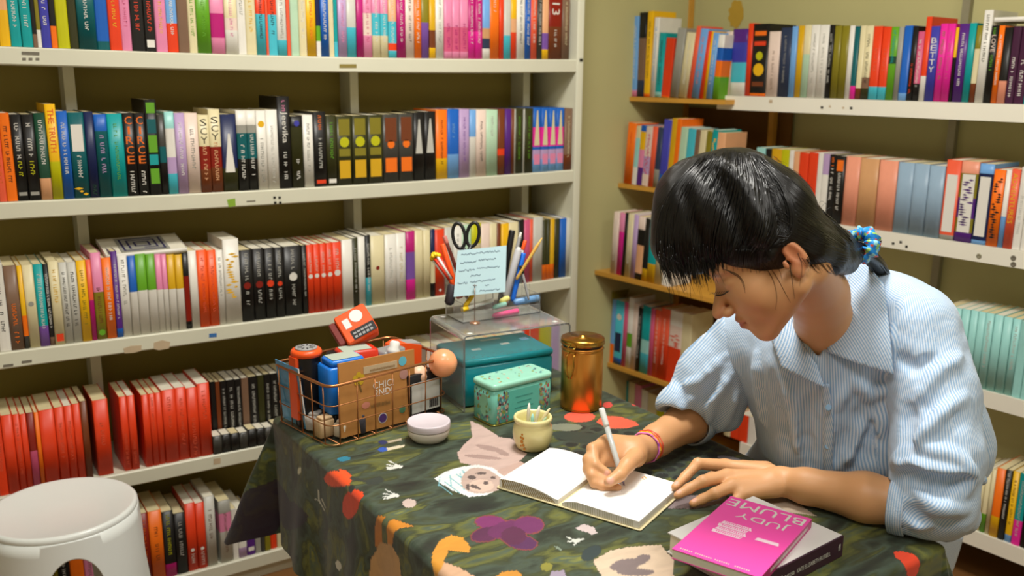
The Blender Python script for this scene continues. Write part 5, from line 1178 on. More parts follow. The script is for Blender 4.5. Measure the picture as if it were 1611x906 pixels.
def surface(fn, lo, hi, res):
    lo = np.array(lo, float); hi = np.array(hi, float); B = 8
    nb_ = np.ceil((hi-lo)/(res*B)).astype(int); n = nb_*B+1
    cgrid = np.stack(np.meshgrid(*[lo[i]+(np.arange(nb_[i])+.5)*B*res for i in range(3)], indexing='ij'), -1).reshape(-1, 3)
    dc = fn(cgrid); near = np.abs(dc) < B*res*.95+.006
    val = np.repeat(np.repeat(np.repeat(dc.reshape(nb_), B, 0), B, 1), B, 2).astype(np.float32)
    val = np.pad(val, ((0, 1), (0, 1), (0, 1)), mode='edge')
    ids = np.argwhere(near.reshape(nb_))
    loc = np.stack(np.meshgrid(*[np.arange(B+1)]*3, indexing='ij'), -1).reshape(-1, 3)
    for c0 in range(0, len(ids), 400):
        g = (ids[c0:c0+400, None, :]*B+loc[None]).reshape(-1, 3)
        val[g[:, 0], g[:, 1], g[:, 2]] = fn(lo+g*res)
    ins = val < 0
    cnt = np.zeros(tuple(n-1), np.int8)
    for dx in (0, 1):
        for dy in (0, 1):
            for dz in (0, 1): cnt += ins[dx:n[0]-1+dx, dy:n[1]-1+dy, dz:n[2]-1+dz]
    act = np.argwhere((cnt > 0) & (cnt < 8)); idx = -np.ones(tuple(n-1), np.int32); idx[act[:, 0], act[:, 1], act[:, 2]] = np.arange(len(act))
    cor = np.array([(a, b_, c) for a in (0, 1) for b_ in (0, 1) for c in (0, 1)])
    cv = np.stack([val[act[:, 0]+c[0], act[:, 1]+c[1], act[:, 2]+c[2]] for c in cor], 1)
    acc = np.zeros((len(act), 3)); num = np.zeros(len(act))
    for i in range(8):
        for j in range(i+1, 8):
            if np.abs(cor[i]-cor[j]).sum() == 1:
                m = (cv[:, i] < 0) != (cv[:, j] < 0)
                t = np.where(m, cv[:, i]/np.where(m, cv[:, i]-cv[:, j], 1), 0)
                acc += np.where(m[:, None], cor[i]+(cor[j]-cor[i])*t[:, None], 0); num += m
    V_ = lo+(act+acc/num[:, None])*res
    faces = []
    for ax_ in range(3):
        s1 = [slice(None)]*3; s2 = [slice(None)]*3; s1[ax_] = slice(0, -1); s2[ax_] = slice(1, None)
        ch = ins[tuple(s1)] != ins[tuple(s2)]; e = np.argwhere(ch); 
        o1, o2 = [(1, 2), (2, 0), (0, 1)][ax_]
        ok = (e[:, o1] > 0) & (e[:, o2] > 0) & (e[:, o1] < n[o1]-1) & (e[:, o2] < n[o2]-1); e = e[ok]
        fl = ins[e[:, 0], e[:, 1], e[:, 2]]
        def ix(a, b_): q = e.copy(); q[:, o1] -= a; q[:, o2] -= b_; return idx[q[:, 0], q[:, 1], q[:, 2]]
        f = np.stack([ix(1, 1), ix(0, 1), ix(0, 0), ix(1, 0)], 1)
        f[~fl] = f[~fl][:, ::-1]; faces.append(f)
    Fc = np.concatenate(faces); Fc = Fc[(Fc >= 0).all(1)]
    return V_, Fc
def smooth_v(V_, F_, it=2, lam=.5):
    e = np.concatenate([F_[:, [0, 1]], F_[:, [1, 2]], F_[:, [2, 3]], F_[:, [3, 0]]]); n = len(V_)
    deg = np.bincount(e[:, 0], minlength=n)+np.bincount(e[:, 1], minlength=n)
    for _ in range(it):
        a = np.stack([np.bincount(e[:, 0], V_[e[:, 1], k], n)+np.bincount(e[:, 1], V_[e[:, 0], k], n) for k in range(3)], 1)/np.maximum(deg, 1)[:, None]
        V_ = V_+lam*(a-V_)
    return V_
def march(fn, pts, d0=1.15, d1=2.2):
    pts = np.asarray(pts, float); D = np.stack([ray(x, y) for x, y in pts]); nr = np.linalg.norm(D, axis=1); t = np.full(len(pts), d0)
    for _ in range(60): t = np.minimum(t+np.clip(fn(CP+D*t[:, None]), -.02, .05)/nr*.9, d1)
    hit = np.abs(fn(CP+D*t[:, None])) < .004
    return t, hit
def vnoise(P, s, seed=0):       # cheap smooth 3-D noise from summed sines
    r = np.random.RandomState(seed); o = 0
    for k in range(6):
        v = r.normal(size=3); v /= np.linalg.norm(v); o = o+np.sin(P@v*s*(1+.35*k)+r.uniform(0, 6))
    return o/6
def seg(p, k): return [np.array(q) for q in p]

# ------------------------------------------------------------------ the woman
HS = 1.08; HD = 1.42
def camvec(r, u, b): v = cr*r+cu*u-cf*b; return v/np.linalg.norm(v)      # b towards the camera
fwd = camvec(-.825, -.560, -.16); up_ = camvec(-.560, .825, .06); up_ = up_-fwd*(up_@fwd); up_ /= np.linalg.norm(up_)
lft = np.cross(up_, fwd)                                                  # her left side, towards the camera
if lft@(-cf) < 0: lft = -lft
HO = at(1227, 401, HD-.0)                                                 # axis between the ears
def hl_(x, f, u): return HO+HS*(lft*x+fwd*f+up_*u)
HR = np.stack([lft, fwd, up_])
HO = HO - 0*lft
body = SDF()
K = .014
E_ = lambda c, r, k=K, op='+', Rm=None: body.ell(hl_(*c), np.array(r)*HS, HR if Rm is None else Rm@HR, k, op)
def rotx(a): a = math.radians(a); return np.array([[1, 0, 0], [0, math.cos(a), math.sin(a)], [0, -math.sin(a), math.cos(a)]])
def roty(a): a = math.radians(a); return np.array([[math.cos(a), 0, -math.sin(a)], [0, 1, 0], [math.sin(a), 0, math.cos(a)]])
E_((0, .006, .052), (.073, .084, .074)); E_((0, .048, -.012), (.060, .050, .062), .02); E_((0, .043, .052), (.060, .058, .050), .02)
for s in (-1, 1):
    body.cone(hl_(s*.048, .008, -.038), hl_(s*.012, .072, -.077), .020*HS, .017*HS, .02)
    E_((s*.036, .062, -.020), (.025, .023, .026), .02)
    E_((s*.030, .080, .036), (.022, .010, .008), .014)
E_((0, .074, -.079), (.017, .015, .014), .012)
E_((0, .078, -.050), (.028, .020, .024), .014)
for s in (-1, 1):
    E_((s*.033, .100, .016), (.017, .011, .012), .012, '-')
    E_((s*.032, .0765, .013), (.0145, .0145, .0125), .004)
body.cone(hl_(0, .086, .016), hl_(0, .1175, -.022), .007*HS, .0092*HS, .009)
for s in (-1, 1): E_((s*.0105, .105, -.027), (.0085, .0095, .0075), .005)
for s in (-1, 1): E_((s*.007, .105, -.0345), (.0035, .005, .003), .002, '-')
E_((0, .0955, -.0455), (.020, .0085, .0052), .004); E_((0, .0945, -.0565), (.017, .0085, .0062), .004)
body.cone(hl_(-.021, .093, -.0515), hl_(.021, .093, -.0515), .0012, .0012, .003, '-'); body.cone(hl_(-.010, .1035, -.0508), hl_(.010, .1035, -.0508), .0012, .0012, .003, '-')
for s in (-1, 1):
    E_((s*.071, -.010, .004), (.0085, .0125, .026), .004, '+', rotx(-12)); E_((s*.070, -.002, -.018), (.008, .009, .012), .005)
    E_((s*.079, -.008, .006), (.006, .0070, .016), .003, '-', rotx(-12)); E_((s*.0745, .008, -.002), (.004, .004, .008), .003)
# neck, chest, torso
nk = [hl_(0, -.016, -.030), at(1286, 462, 1.53), at(1302, 525, 1.615)]
body.chain(nk, [.046, .047, .050], .02)
SHL, SHR = at(1440, 520, 1.565), at(1180, 530, 1.79)
body.cone(nk[2], at(1290, 575, 1.640), .050, .045, .03)
body.cone(at(1330, 560, 1.65), SHL, .040, .044, .03); body.cone(at(1290, 560, 1.68), SHR, .040, .044, .03)
HIP = np.array([1.52, 1.10, .47])
body.cone(at(1300, 590, 1.69), HIP, .095, .11, .04)
ELL = onz(1440, 797, .786); WRL = onz(1228, 757, .7745)
ELR = onz(1118, 640, .800); WRR = onz(1010, 707, .782)
body.chain([SHL, at(1466, 650, 1.51), ELL], [.044, .038, .033], .02); body.chain([SHR, ELR], [.044, .036], .02)
def forearm(e, w_):
    m = e+(w_-e)*.35; body.chain([e, m, e+(w_-e)*.8, w_], [.034, .040, .029, .0235], .015)
forearm(ELL, WRL); forearm(ELR, WRR)
Z3 = lambda px, py, z: onz(px, py, z)
# left hand, palm down on the edge of the notebook
zl = .0
MCL = [Z3(1141, 733, .780), Z3(1144, 749, .783), Z3(1152, 764, .777), Z3(1168, 777, .768)]
WL = [Z3(1212, 744, .775), Z3(1213, 753, .778), Z3(1214, 762, .775), Z3(1217, 768, .770)]
for a, b_, r in zip(WL, MCL, (.0125, .0130, .0125, .0115)): body.cone(a, b_, .0165, r, .010)
body.cone(WRL, (WL[1]+WL[2])/2, .0235, .020, .012)
FL_ = [[MCL[0], Z3(1098, 729, .792), Z3(1078, 750, .774), Z3(1062, 766, .766)],
       [MCL[1], Z3(1106, 757, .784), Z3(1083, 769, .772), Z3(1066, 779, .765)],
       [MCL[2], Z3(1125, 776, .772), Z3(1105, 785, .760), Z3(1090, 792, .7535)],
       [MCL[3], Z3(1154, 790, .760), Z3(1147, 797, .753), Z3(1143, 802, .7505)],
       [Z3(1206, 738, .765), Z3(1168, 734, .760), Z3(1136, 742, .755), Z3(1112, 752, .7535)]]
FRd = [(.0125, .0098, .0086, .0072), (.0128, .0102, .0088, .0074), (.0120, .0096, .0083, .0070), (.010, .0078, .0068, .0058), (.015, .0118, .0100, .0082)]
for f, r in zip(FL_, FRd):
    body.chain(f, r, .0045)
# right hand holding the pen
Z3 = lambda px, py, z: onz(px, py, z+.0055)
MCR = [Z3(957, 694, .806), Z3(948, 700, .803), Z3(943, 711, .793), Z3(946, 724, .782)]
WR_ = [Z3(998, 700, .792), Z3(998, 707, .790), Z3(998, 714, .785), Z3(1000, 720, .780)]
for a, b_, r in zip(WR_, MCR, (.0135, .0135, .013, .012)): body.cone(a, b_, .017, r, .012)
body.cone(WRR, (WR_[1]+WR_[2])/2, .0235, .021, .012)
FR_ = [[MCR[0], Z3(932, 706, .806), Z3(936, 731, .790), Z3(956, 744, .779)],
       [MCR[1], Z3(926, 723, .793), Z3(931, 748, .775), Z3(956, 758, .766)],
       [MCR[2], Z3(926, 738, .779), Z3(936, 760, .764), Z3(962, 765, .760)],
       [MCR[3], Z3(934, 750, .767), Z3(948, 765, .7605), Z3(972, 767, .7585)],
       [Z3(1000, 719, .788), Z3(987, 731, .792), Z3(975, 747, .785), Z3(958, 758, .778)]]
FRr = [(.0122, .0105, .0088, .0075), (.0122, .0105, .0090, .0078), (.0118, .0100, .0088, .0078), (.0108, .0092, .0082, .0072), (.0155, .0135, .0112, .0092)]
for f, r in zip(FR_, FRr): body.chain(f, r, .0045)
def inset(c, r): pass
BBm = [HO, SHL, SHR, ELL, ELR, HIP]+MCL+MCR+FL_[0]+FR_[3]
lo = np.min(BBm, 0)-.16; hi = np.max(BBm, 0)+.16; lo[2] = .745-.01; lo = np.maximum(lo, [.8, .5, .735])
lo2 = lo.copy(); lo2[2] = .40
body.ops.append(('b', np.array([.3, TY0-.02, .40]), np.array([TX1+.02, TY1+.02, TOP+.0005]), 0, 0, .003, '-', None))
Vb, Fb = surface(body, [lo[0], lo[1], .40], hi, .0027)
Vb = smooth_v(Vb, Fb, 2, .5)
# colouring of the skin: lips, nails, ears, cheeks
q = (Vb-HO)@HR.T/HS
sk = np.tile(np.array(lin((214, 160, 112))), (len(Vb), 1))
def blend(m, c): 
    global sk
    sk = sk*(1-m[:, None])+np.array(lin(c))*m[:, None]
def blob(c, r, pw=2): return np.clip(1.5*(1-np.sqrt((((q-np.array(c))/np.array(r))**2).sum(1))), 0, 1)
blend(blob((0, .100, -.051), (.027, .022, .0135)), (176, 78, 66))
for s in (-1, 1):
    blend(.18*blob((s*.045, .07, -.02), (.035, .03, .03)), (206, 118, 84)); blend(.5*blob((s*.078, -.006, .004), (.02, .03, .04)), (208, 106, 76))
    blend(.6*blob((s*.034, .092, .030), (.020, .02, .006)), (70, 45, 34))
blend(.35*blob((0, .112, -.024), (.02, .02, .02)), (200, 100, 76))
def nail(f, off, rr=.0062):
    tip, pre = f[3], f[2]; d = (tip-pre)/np.linalg.norm(tip-pre)
    c = tip-d*.002+np.array(off)*.006; m = np.clip(2.5*(1-np.linalg.norm((Vb-c), axis=1)/rr), 0, 1); blend(.75*m, (232, 176, 160))
for f in FL_[:4]: nail(f, (0, 0, 1))
nail(FR_[4], -cf*1.2+np.array([0, 0, .6]), .0085); nail(FR_[0], -cf)
me = np_mesh('body', Vb, Fb); ca = me.color_attributes.new('skin', 'FLOAT_COLOR', 'POINT')
ca.data.foreach_set('color', np.concatenate([sk, np.ones((len(sk), 1))], 1).astype(np.float32).ravel())
ms = bpy.data.materials.new('skin'); ms.use_nodes = True; nt = ms.node_tree; bs = nt.nodes['Principled BSDF']
an = N('ShaderNodeAttribute', attribute_name='skin'); nz = N('ShaderNodeTexNoise'); nz.inputs['Scale'].default_value = 260; nz.inputs['Detail'].default_value = 3
bp = N('ShaderNodeBump'); bp.inputs['Strength'].default_value = .12; bp.inputs['Distance'].default_value = .0006
lk = nt.links.new
lk(an.outputs['Color'], bs.inputs['Base Color']); lk(nz.outputs['Fac'], bp.inputs['Height']); lk(bp.outputs[0], bs.inputs['Normal'])
bs.inputs['Roughness'].default_value = .48; bs.inputs['Subsurface Weight'].default_value = .15; bs.inputs['Subsurface Radius'].default_value = (.01, .004, .002); bs.inputs['Subsurface Scale'].default_value = .5
me.materials.append(ms)
woman = empty('person', (HIP[0], HIP[1], 0), label='seated woman in striped blue shirt with tied black hair, writing in the notebook', cat='person')
WI = -Vector(woman.location)
def wl(name, me_, label=None, parent=None):
    o = link(name, me_, parent or woman, WI if parent is None else (0, 0, 0))
    if label: o['label'] = label
    return o
wl('body', me)

print('ELR', proj(ELR), 'ELL', proj(ELL), proj(WRL), proj(WRR))
# ---- shirt
sh = SDF()
TL = [at(1290, 570, 1.66), at(1305, 700, 1.73), np.array([1.49, 1.10, .60])]
sh.chain(TL, [.105, .105, .13], .04)
sh.chain([at(1212, 560, 1.76), at(1268, 690, 1.80), np.array([1.47, 1.20, .60])], [.078, .068, .10], .05)
sh.chain([at(1395, 560, 1.60), at(1392, 690, 1.655), np.array([1.54, 1.0, .60])], [.085, .088, .11], .05)
sh.chain([at(1330, 480, 1.66), at(1410, 505, 1.60), at(1442, 520, 1.57)], [.060, .070, .072], .04)
sh.chain([at(1310, 500, 1.68), at(1230, 520, 1.75), at(1174, 535, 1.795)], [.060, .068, .066], .04)
sh.chain([at(1350, 455, 1.66), at(1405, 475, 1.64)], [.050, .045], .03)
sh.chain([at(1460, 600, 1.64), at(1480, 700, 1.66), np.array([1.58, 1.0, .62])], [.080, .080, .09], .04)
tors_k = len(sh.ops)
SL = SDF()      # near sleeve
SL.chain([at(1437, 525, 1.56), at(1468, 620, 1.52), at(1474, 715, 1.485)], [.078, .066, .066], .03)
SL.chain([at(1474, 715, 1.485), at(1468, 790, 1.475)], [.066, .060], .03)
SL.chain([at(1468, 790, 1.475), at(1424, 796, 1.485)], [.060, .046], .02)
SL.chain([at(1480, 730, 1.49), at(1543, 754, 1.52)], [.045, .010], .025)
SL.chain([at(1480, 790, 1.48), at(1512, 812, 1.50)], [.050, .030], .02)
SRr = SDF()     # far sleeve
SRr.chain([at(1174, 535, 1.795), at(1124, 598, 1.82), at(1110, 630, 1.86)], [.068, .073, .064], .03)
SRr.chain([at(1110, 630, 1.86), at(1072, 640, 1.80)], [.062, .050], .02); SRr.chain([at(1130, 640, 1.82), at(1146, 656, 1.80)], [.047, .028], .02)
def ridge(S, pts, r=.007, k=.014, op='+', lift=.0, d0=1.2):
    t, hit = march(S, pts, d0)
    P = [at(x, y, tt-lift) for (x, y), tt, h in zip(pts, t, hit)]
    S.chain(P, [r*.5]+[r]*(len(P)-2)+[r*.4] if len(P) > 2 else [r, r*.4], k, op)
def pl(*p): 
    o = []
    for i in range(len(p)-1):
        for k in range(3): o.append((p[i][0]+(p[i+1][0]-p[i][0])*k/3, p[i][1]+(p[i+1][1]-p[i][1])*k/3))
    return o+[p[-1]]
for pts, r, op in (((1408, 728), (1450, 738), (1500, 748), (1536, 752)), .012, '+'), (((1412, 744), (1455, 758), (1505, 766), (1530, 766)), .012, '-'), (((1530, 758), (1500, 780), (1470, 806), (1440, 832)), .007, '+'), \
    (((1534, 740), (1500, 716), (1450, 704)), .006, '+'), (((1410, 716), (1450, 690), (1495, 640)), .006, '+'), (((1432, 640), (1425, 690), (1416, 716)), .007, '-'), (((1520, 620), (1480, 650), (1440, 690)), .005, '+'), \
    (((1425, 800), (1450, 820), (1500, 820)), .006, '-'), (((1440, 775), (1480, 800), (1520, 800)), .006, '+'), (((1510, 560), (1470, 590), (1440, 630)), .005, '+'), (((1415, 560), (1440, 580), (1470, 560)), .004, '-'):
    ridge(SL, pl(*pts), r, .014, op)
for pts, r, op in (((1140, 560), (1100, 600), (1065, 612)), .006, '+'), (((1150, 590), (1120, 630), (1110, 670)), .007, '+'), (((1128, 600), (1098, 640), (1096, 668)), .006, '-'), (((1160, 620), (1146, 656), (1128, 678)), .006, '+'), (((1064, 600), (1080, 640), (1112, 668)), .004, '-'):
    ridge(SRr, pl(*pts), r, .012, op)
for pts, r, op in (((1395, 600), (1372, 660), (1345, 740)), .013, '-'), (((1380, 610), (1350, 670), (1322, 735)), .008, '+'), (((1410, 560), (1400, 620), (1385, 680)), .010, '+'), (((1360, 640), (1335, 690), (1318, 720)), .007, '-'), \
    (((1240, 600), (1250, 660), (1262, 720)), .006, '+'), (((1215, 590), (1225, 650), (1240, 700)), .006, '-'), (((1190, 560), (1195, 620), (1205, 670)), .007, '+'), (((1330, 610), (1312, 640), (1306, 690)), .006, '+'), (((1280, 620), (1268, 670), (1270, 730)), .006, '-'), (((1420, 470), (1410, 520), (1405, 560)), .006, '+'), (((1345, 600), (1370, 620), (1400, 610)), .005, '+'):
    ridge(sh, pl(*pts), r, .016, op)
# neck opening and arm hollows
hollow = SDF()
sh.ops.append(('v', [(1226, 484), (1346, 392), (1318, 500), (1288, 564)], 1.63, 0, 0, .006, '-', None))
sh.chain([hl_(0, -.018, -.03), nk[1]], [.052, .056], .010, '-')
SL.cone(at(1398, 796, 1.49), WRL, .040, .050, .006, '-')
cutd = (WRR-ELR)/np.linalg.norm(WRR-ELR)
SRr.cone(ELR+cutd*.085, WRR, .044, .060, .010, '-')
for S_ in (sh, SL, SRr): S_.ops.append(('b', np.array([.3, TY0-.02, .40]), np.array([TX1+.02, TY1+.02, TOP+.002]), 0, 0, .008, '-', None))
def wrinkled(S, amp, seed):
    def f(P): return S(P)+amp*vnoise(P, 55, seed)+amp*.45*vnoise(P, 120, seed+1)
    return f
lat = (SHL-SHR); lat /= np.linalg.norm(lat)
mshirt = bpy.data.materials.new('striped_blue_cotton'); mshirt.use_nodes = True; nt = mshirt.node_tree; bs = nt.nodes['Principled BSDF']
an = N('ShaderNodeAttribute', attribute_name='stripe'); sn = N('ShaderNodeMath', operation='SINE'); mu = N('ShaderNodeMath', operation='MULTIPLY'); mu.inputs[1].default_value = 2*PI/.0036
mr = N('ShaderNodeMapRange'); mr.inputs['From Min'].default_value = -.5; mr.inputs['From Max'].default_value = .5
mx = N('ShaderNodeMix', data_type='RGBA'); mx.inputs[6].default_value = (*lin((146, 180, 216)), 1); mx.inputs[7].default_value = (*lin((206, 219, 234)), 1)
nz = N('ShaderNodeTexNoise'); nz.inputs['Scale'].default_value = 30; nz.inputs['Detail'].default_value = 6; bp = N('ShaderNodeBump'); bp.inputs['Strength'].default_value = .35; bp.inputs['Distance'].default_value = .003
lk = nt.links.new
lk(an.outputs['Fac'], mu.inputs[0]); lk(mu.outputs[0], sn.inputs[0]); lk(sn.outputs[0], mr.inputs[0]); lk(mr.outputs[0], mx.inputs[0]); lk(mx.outputs[2], bs.inputs['Base Color'])
lk(nz.outputs['Fac'], bp.inputs['Height']); lk(bp.outputs[0], bs.inputs['Normal'])
bs.inputs['Roughness'].default_value = .7; bs.inputs['Sheen Weight'].default_value = .2; bs.inputs['Specular IOR Level'].default_value = .25
def cloth_mesh(name, fn, lo, hi, res, coord, parent=None):
    V_, F_ = surface(fn, lo, hi, res); V_ = smooth_v(V_, F_, 2, .5)
    me = np_mesh(name, V_, F_); a = me.attributes.new('stripe', 'FLOAT', 'POINT'); a.data.foreach_set('value', coord(V_).astype(np.float32)); me.materials.append(mshirt)
    return wl(name, me, None, parent)
def around(P, A, B, r_, ref):
    ax = (B-A)/np.linalg.norm(B-A); u1 = ref-ax*(ref@ax); u1 = u1/np.linalg.norm(u1); u2 = np.cross(ax, u1); Q = P-A
    return np.arctan2(Q@u2, -(Q@u1))*r_
def c_tors(P): return around(P, at(1300, 480, 1.72), np.array([1.50, 1.10, .60]), .17, -cf)+.004*vnoise(P, 25, 5)
shirt = cloth_mesh('shirt', wrinkled(sh, .0022, 3), [1.0, .70, .50], [1.85, 1.60, 1.20], .0042, c_tors)
sd = cr*math.cos(.12)+cu*math.sin(.12)
lowmask = lambda P: 1/(1+np.exp(-((at(1470, 770, 1.48)-P)@cu)/.006))
def c_near(P):
    a = around(P, at(1430, 480, 1.58), at(1476, 780, 1.485), .075, -cf)+.003*vnoise(P, 30, 6); m = lowmask(P); b_ = P@(cr*.80-cu*.60); return np.where(m > .5, b_, a)
cloth_mesh('sleeve', wrinkled(SL, .0025, 9), [1.05, .60, .66], [1.65, 1.15, 1.20], .0036, c_near, shirt)
cloth_mesh('sleeve', wrinkled(SRr, .0022, 12), [1.0, 1.10, .70], [1.60, 1.60, 1.20], .0036, lambda P: P@(cr*.75-cu*.66), shirt)
allfn = lambda P: np.minimum(np.minimum(sh(P), SL(P)), body(P))
def sheet(name, poly, off, th=.0016, res=5.0, fn=None, coordv=None, parent=None, m=None, bulge=0, label=None, deg=2):
    poly = np.array(poly, float); lo_, hi_ = poly.min(0), poly.max(0)
    # dense outline, quadratic depth fit
    gx, gy = np.meshgrid(np.arange(lo_[0], hi_[0]+1, 6.0), np.arange(lo_[1], hi_[1]+1, 6.0)); S_ = np.stack([gx.ravel(), gy.ravel()], 1)
    t, hit = march(fn or allfn, S_); S_, t = S_[hit], t[hit]
    c = poly.mean(0)
    def A_(Q): x = (Q[:, 0]-c[0])/50; y = (Q[:, 1]-c[1])/50; return np.stack([np.ones(len(x)), x, y, x*x, x*y, y*y][:1+2+3*(deg > 1)], 1)
    co, *_ = np.linalg.lstsq(A_(S_), t, rcond=None)
    import mathutils.geometry as mg
    out = []; 
    for i in range(len(poly)):
        a, b_ = poly[i], poly[(i+1) % len(poly)]; k = max(1, int(np.linalg.norm(b_-a)/res))
        for j in range(k): out.append(a+(b_-a)*j/k)
    nO = len(out); inner = []
    for x in np.arange(lo_[0]+res/2, hi_[0], res):
        for y in np.arange(lo_[1]+res/2, hi_[1], res):
            ins_ = False
            for i in range(len(poly)):
                x1, y1 = poly[i]; x2, y2 = poly[(i+1) % len(poly)]
                if (y1 > y) != (y2 > y) and x < (x2-x1)*(y-y1)/(y2-y1)+x1: ins_ = not ins_
            if ins_ and min(np.hypot(o_[0]-x, o_[1]-y) for o_ in out) > res*.6: inner.append(np.array([x, y]))
    pts = out+inner
    r_ = mg.delaunay_2d_cdt([Vector(p) for p in pts], [(i, (i+1) % nO) for i in range(nO)], [list(range(nO))], 1, 1e-4)
    Q = np.array([tuple(v) for v in r_[0]]); dep = A_(Q)@co-off
    P = np.stack([at(x, y, d) for (x, y), d in zip(Q, dep)])
    me = bpy.data.meshes.new(name); me.from_pydata([tuple(p) for p in P], [], [tuple(f) for f in r_[2]])
    for p in me.polygons: p.use_smooth = True
    a = me.attributes.new('stripe', 'FLOAT', 'POINT'); a.data.foreach_set('value', (coordv(P) if coordv else P@lat).astype(np.float32))
    me.materials.append(m or mshirt); o = wl(name, me, label, parent)
    md = o.modifiers.new('t', 'SOLIDIFY'); md.thickness = th; md.offset = 0
    return o
cdir = cr*math.cos(.35)+cu*math.sin(.35)
sheet('collar', [(1341, 402), (1366, 418), (1390, 446), (1398, 505), (1406, 589), (1355, 574), (1300, 553), (1314, 520), (1328, 470), (1337, 430)], .020, .003, fn=sh, parent=shirt, coordv=lambda P: P@cdir)
sheet('collar', [(1243, 500), (1226, 514), (1213, 532), (1229, 579), (1262, 595), (1297, 610), (1285, 575), (1264, 545)], .014, .003, fn=sh, parent=shirt, coordv=lambda P: P@(cr*.9-cu*.4))
sheet('placket', [(1290, 604), (1304, 604), (1311, 660), (1309, 720), (1310, 760), (1296, 760), (1295, 700), (1296, 650)], .006, .002, parent=shirt, fn=sh, coordv=lambda P: P@lat)
def cuff_ring(c, ax, r0_, r1_, w_):
    e1_ = np.cross(ax, cu); e1_ /= np.linalg.norm(e1_); e2_ = np.cross(ax, e1_); b = MB(); rings = []
    for (o_, r_) in ((-w_, r0_-.003), (w_, r1_-.003), (w_+.0005, r1_-.001), (w_, r1_), (0, (r0_+r1_)/2+.001), (-w_, r0_)):
        rings.append([tuple(c+ax*o_+(e1_*math.cos(2*PI*k/40)+e2_*math.sin(2*PI*k/40))*r_*(1+.025*math.sin(10*PI*k/40))) for k in range(40)])
    rings.append(rings[0]); b.loft(rings, caps=False); o = b.build('cuff', mshirt, shirt)
    a = o.data.attributes.new('stripe', 'FLOAT', 'POINT'); a.data.foreach_set('value', np.array([np.array(v)@ax for v in b.v], dtype=np.float32)); return o
cax = (WRL-ELL)/np.linalg.norm(WRL-ELL); cuff_ring(at(1414, 796, 1.487), cax, .0460, .0450, .012)
cuff_ring(ELR+cutd*.078, cutd, .055, .050, .010)
sheet('shirt_tail', [(1470, 845), (1515, 845), (1508, 870), (1498, 900), (1474, 906), (1468, 880)], .012, .002, parent=shirt, fn=sh, coordv=lambda P: P@cr)
m_btn = mat('pale_blue_button', (150, 190, 225), .3, vary=0)
for (x, y) in ((1303, 641), (1302, 702)):
    t, h = march(sh, [(x, y)]); c = at(x, y, t[0]-.009); b = MB(); zq = Vector(-cf).to_track_quat('Z', 'Y').to_matrix().to_4x4()
    b.lathe([(.0052, 0), (.0055, .001), (.0045, .002), (.0035, .0016)], 16, M=Matrix.Translation(Vector(c)) @ zq); o = b.build('button', m_btn, shirt)

# ---- hair
hair = SDF()
hc = HD
hair.ell(hl_(0, .006, .058), np.array([.086, .091, .082])*HS, HR, .02)
hair.chain([at(1150, 300, hc), at(1100, 315, hc), at(1082, 365, hc)], [.066, .060, .052], .03)
hair.chain([at(1110, 320, hc+.03), at(1090, 380, hc+.02)], [.062, .048], .03)
hair.chain([at(1085, 330, hc-.02), at(1068, 385, hc-.01)], [.048, .036], .03)
hair.chain([at(1195, 336, hc), at(1252, 372, hc+.02), at(1305, 390, hc+.06), at(1340, 399, hc+.10)], [.066, .046, .032, .022], .025)
for (x, y, dz_, r_) in ((1206, 296, 0, .036), (1234, 318, .0, .033), (1262, 343, .02, .030), (1290, 364, .05, .027), (1318, 382, .075, .024)): hair.ell(at(x, y, hc+dz_), np.array([1, 1, 1])*r_, None, .008)
hair.ell(at(1172, 288, hc), np.array([1, 1, 1])*.050, None, .01)
hair.plane(at(1190, 438, hc), -cu*.995+cr*.02, .012)
hair.chain([at(1268, 386, hc-.032), at(1300, 402, hc+.01), at(1330, 411, hc+.07)], [.034, .030, .022], .015)
ridge(hair, pl((1108, 252), (1135, 290), (1155, 335), (1166, 385)), .007, .012, '-', 0, 1.1)
ridge(hair, pl((1188, 246), (1216, 285), (1232, 330), (1236, 365)), .007, .010, '-', 0, 1.1)
ridge(hair, pl((1075, 290), (1085, 330), (1105, 390)), .005, .010, '-', 0, 1.1)
ridge(hair, pl((1130, 250), (1178, 300), (1195, 350), (1200, 392)), .006, .012, '+', 0, 1.1)
hair.ell(at(1207, 398, hc-.068), np.array([.016, .022, .014]), None, .012)
hair.ell(hl_(.02, .085, -.02), np.array([.09, .045, .058])*HS, HR, .015, '-')
hair.ell(hl_(.082, -.004, -.010), np.array([.026, .026, .028])*HS, HR, .010, '-')
def hairfn(P):
    u = P@(cr*.6+cu*.8); v = P@(cr*.8-cu*.6)
    return hair(P)+.0012*vnoise(P, 90, 4)
Vh, Fh = surface(hairfn, HO-np.array([.26, .26, .26]), HO+np.array([.3, .3, .24]), .0030)
mh = bpy.data.materials.new('glossy_black_hair'); mh.use_nodes = True; nt = mh.node_tree; bs = nt.nodes['Principled BSDF']
an = N('ShaderNodeAttribute', attribute_name='strand'); nz = N('ShaderNodeTexNoise', noise_dimensions='1D'); nz.inputs['Scale'].default_value = 1; nz.inputs['Detail'].default_value = 5
bp = N('ShaderNodeBump'); bp.inputs['Strength'].default_value = .55; bp.inputs['Distance'].default_value = .004
nt.links.new(an.outputs['Fac'], nz.inputs['W']); nt.links.new(nz.outputs['Fac'], bp.inputs['Height']); nt.links.new(bp.outputs[0], bs.inputs['Normal'])
bs.inputs['Base Color'].default_value = (*lin((9, 9, 11)), 1); bs.inputs['Roughness'].default_value = .34; bs.inputs['Specular IOR Level'].default_value = .42
Vh = smooth_v(Vh, Fh, 1); me = np_mesh('hair', Vh, Fh)
zz = (Vh-CP)@cf; hx = 805.5+FPX*((Vh-CP)@cr)/zz; hy = 453-FPX*((Vh-CP)@cu)/zz
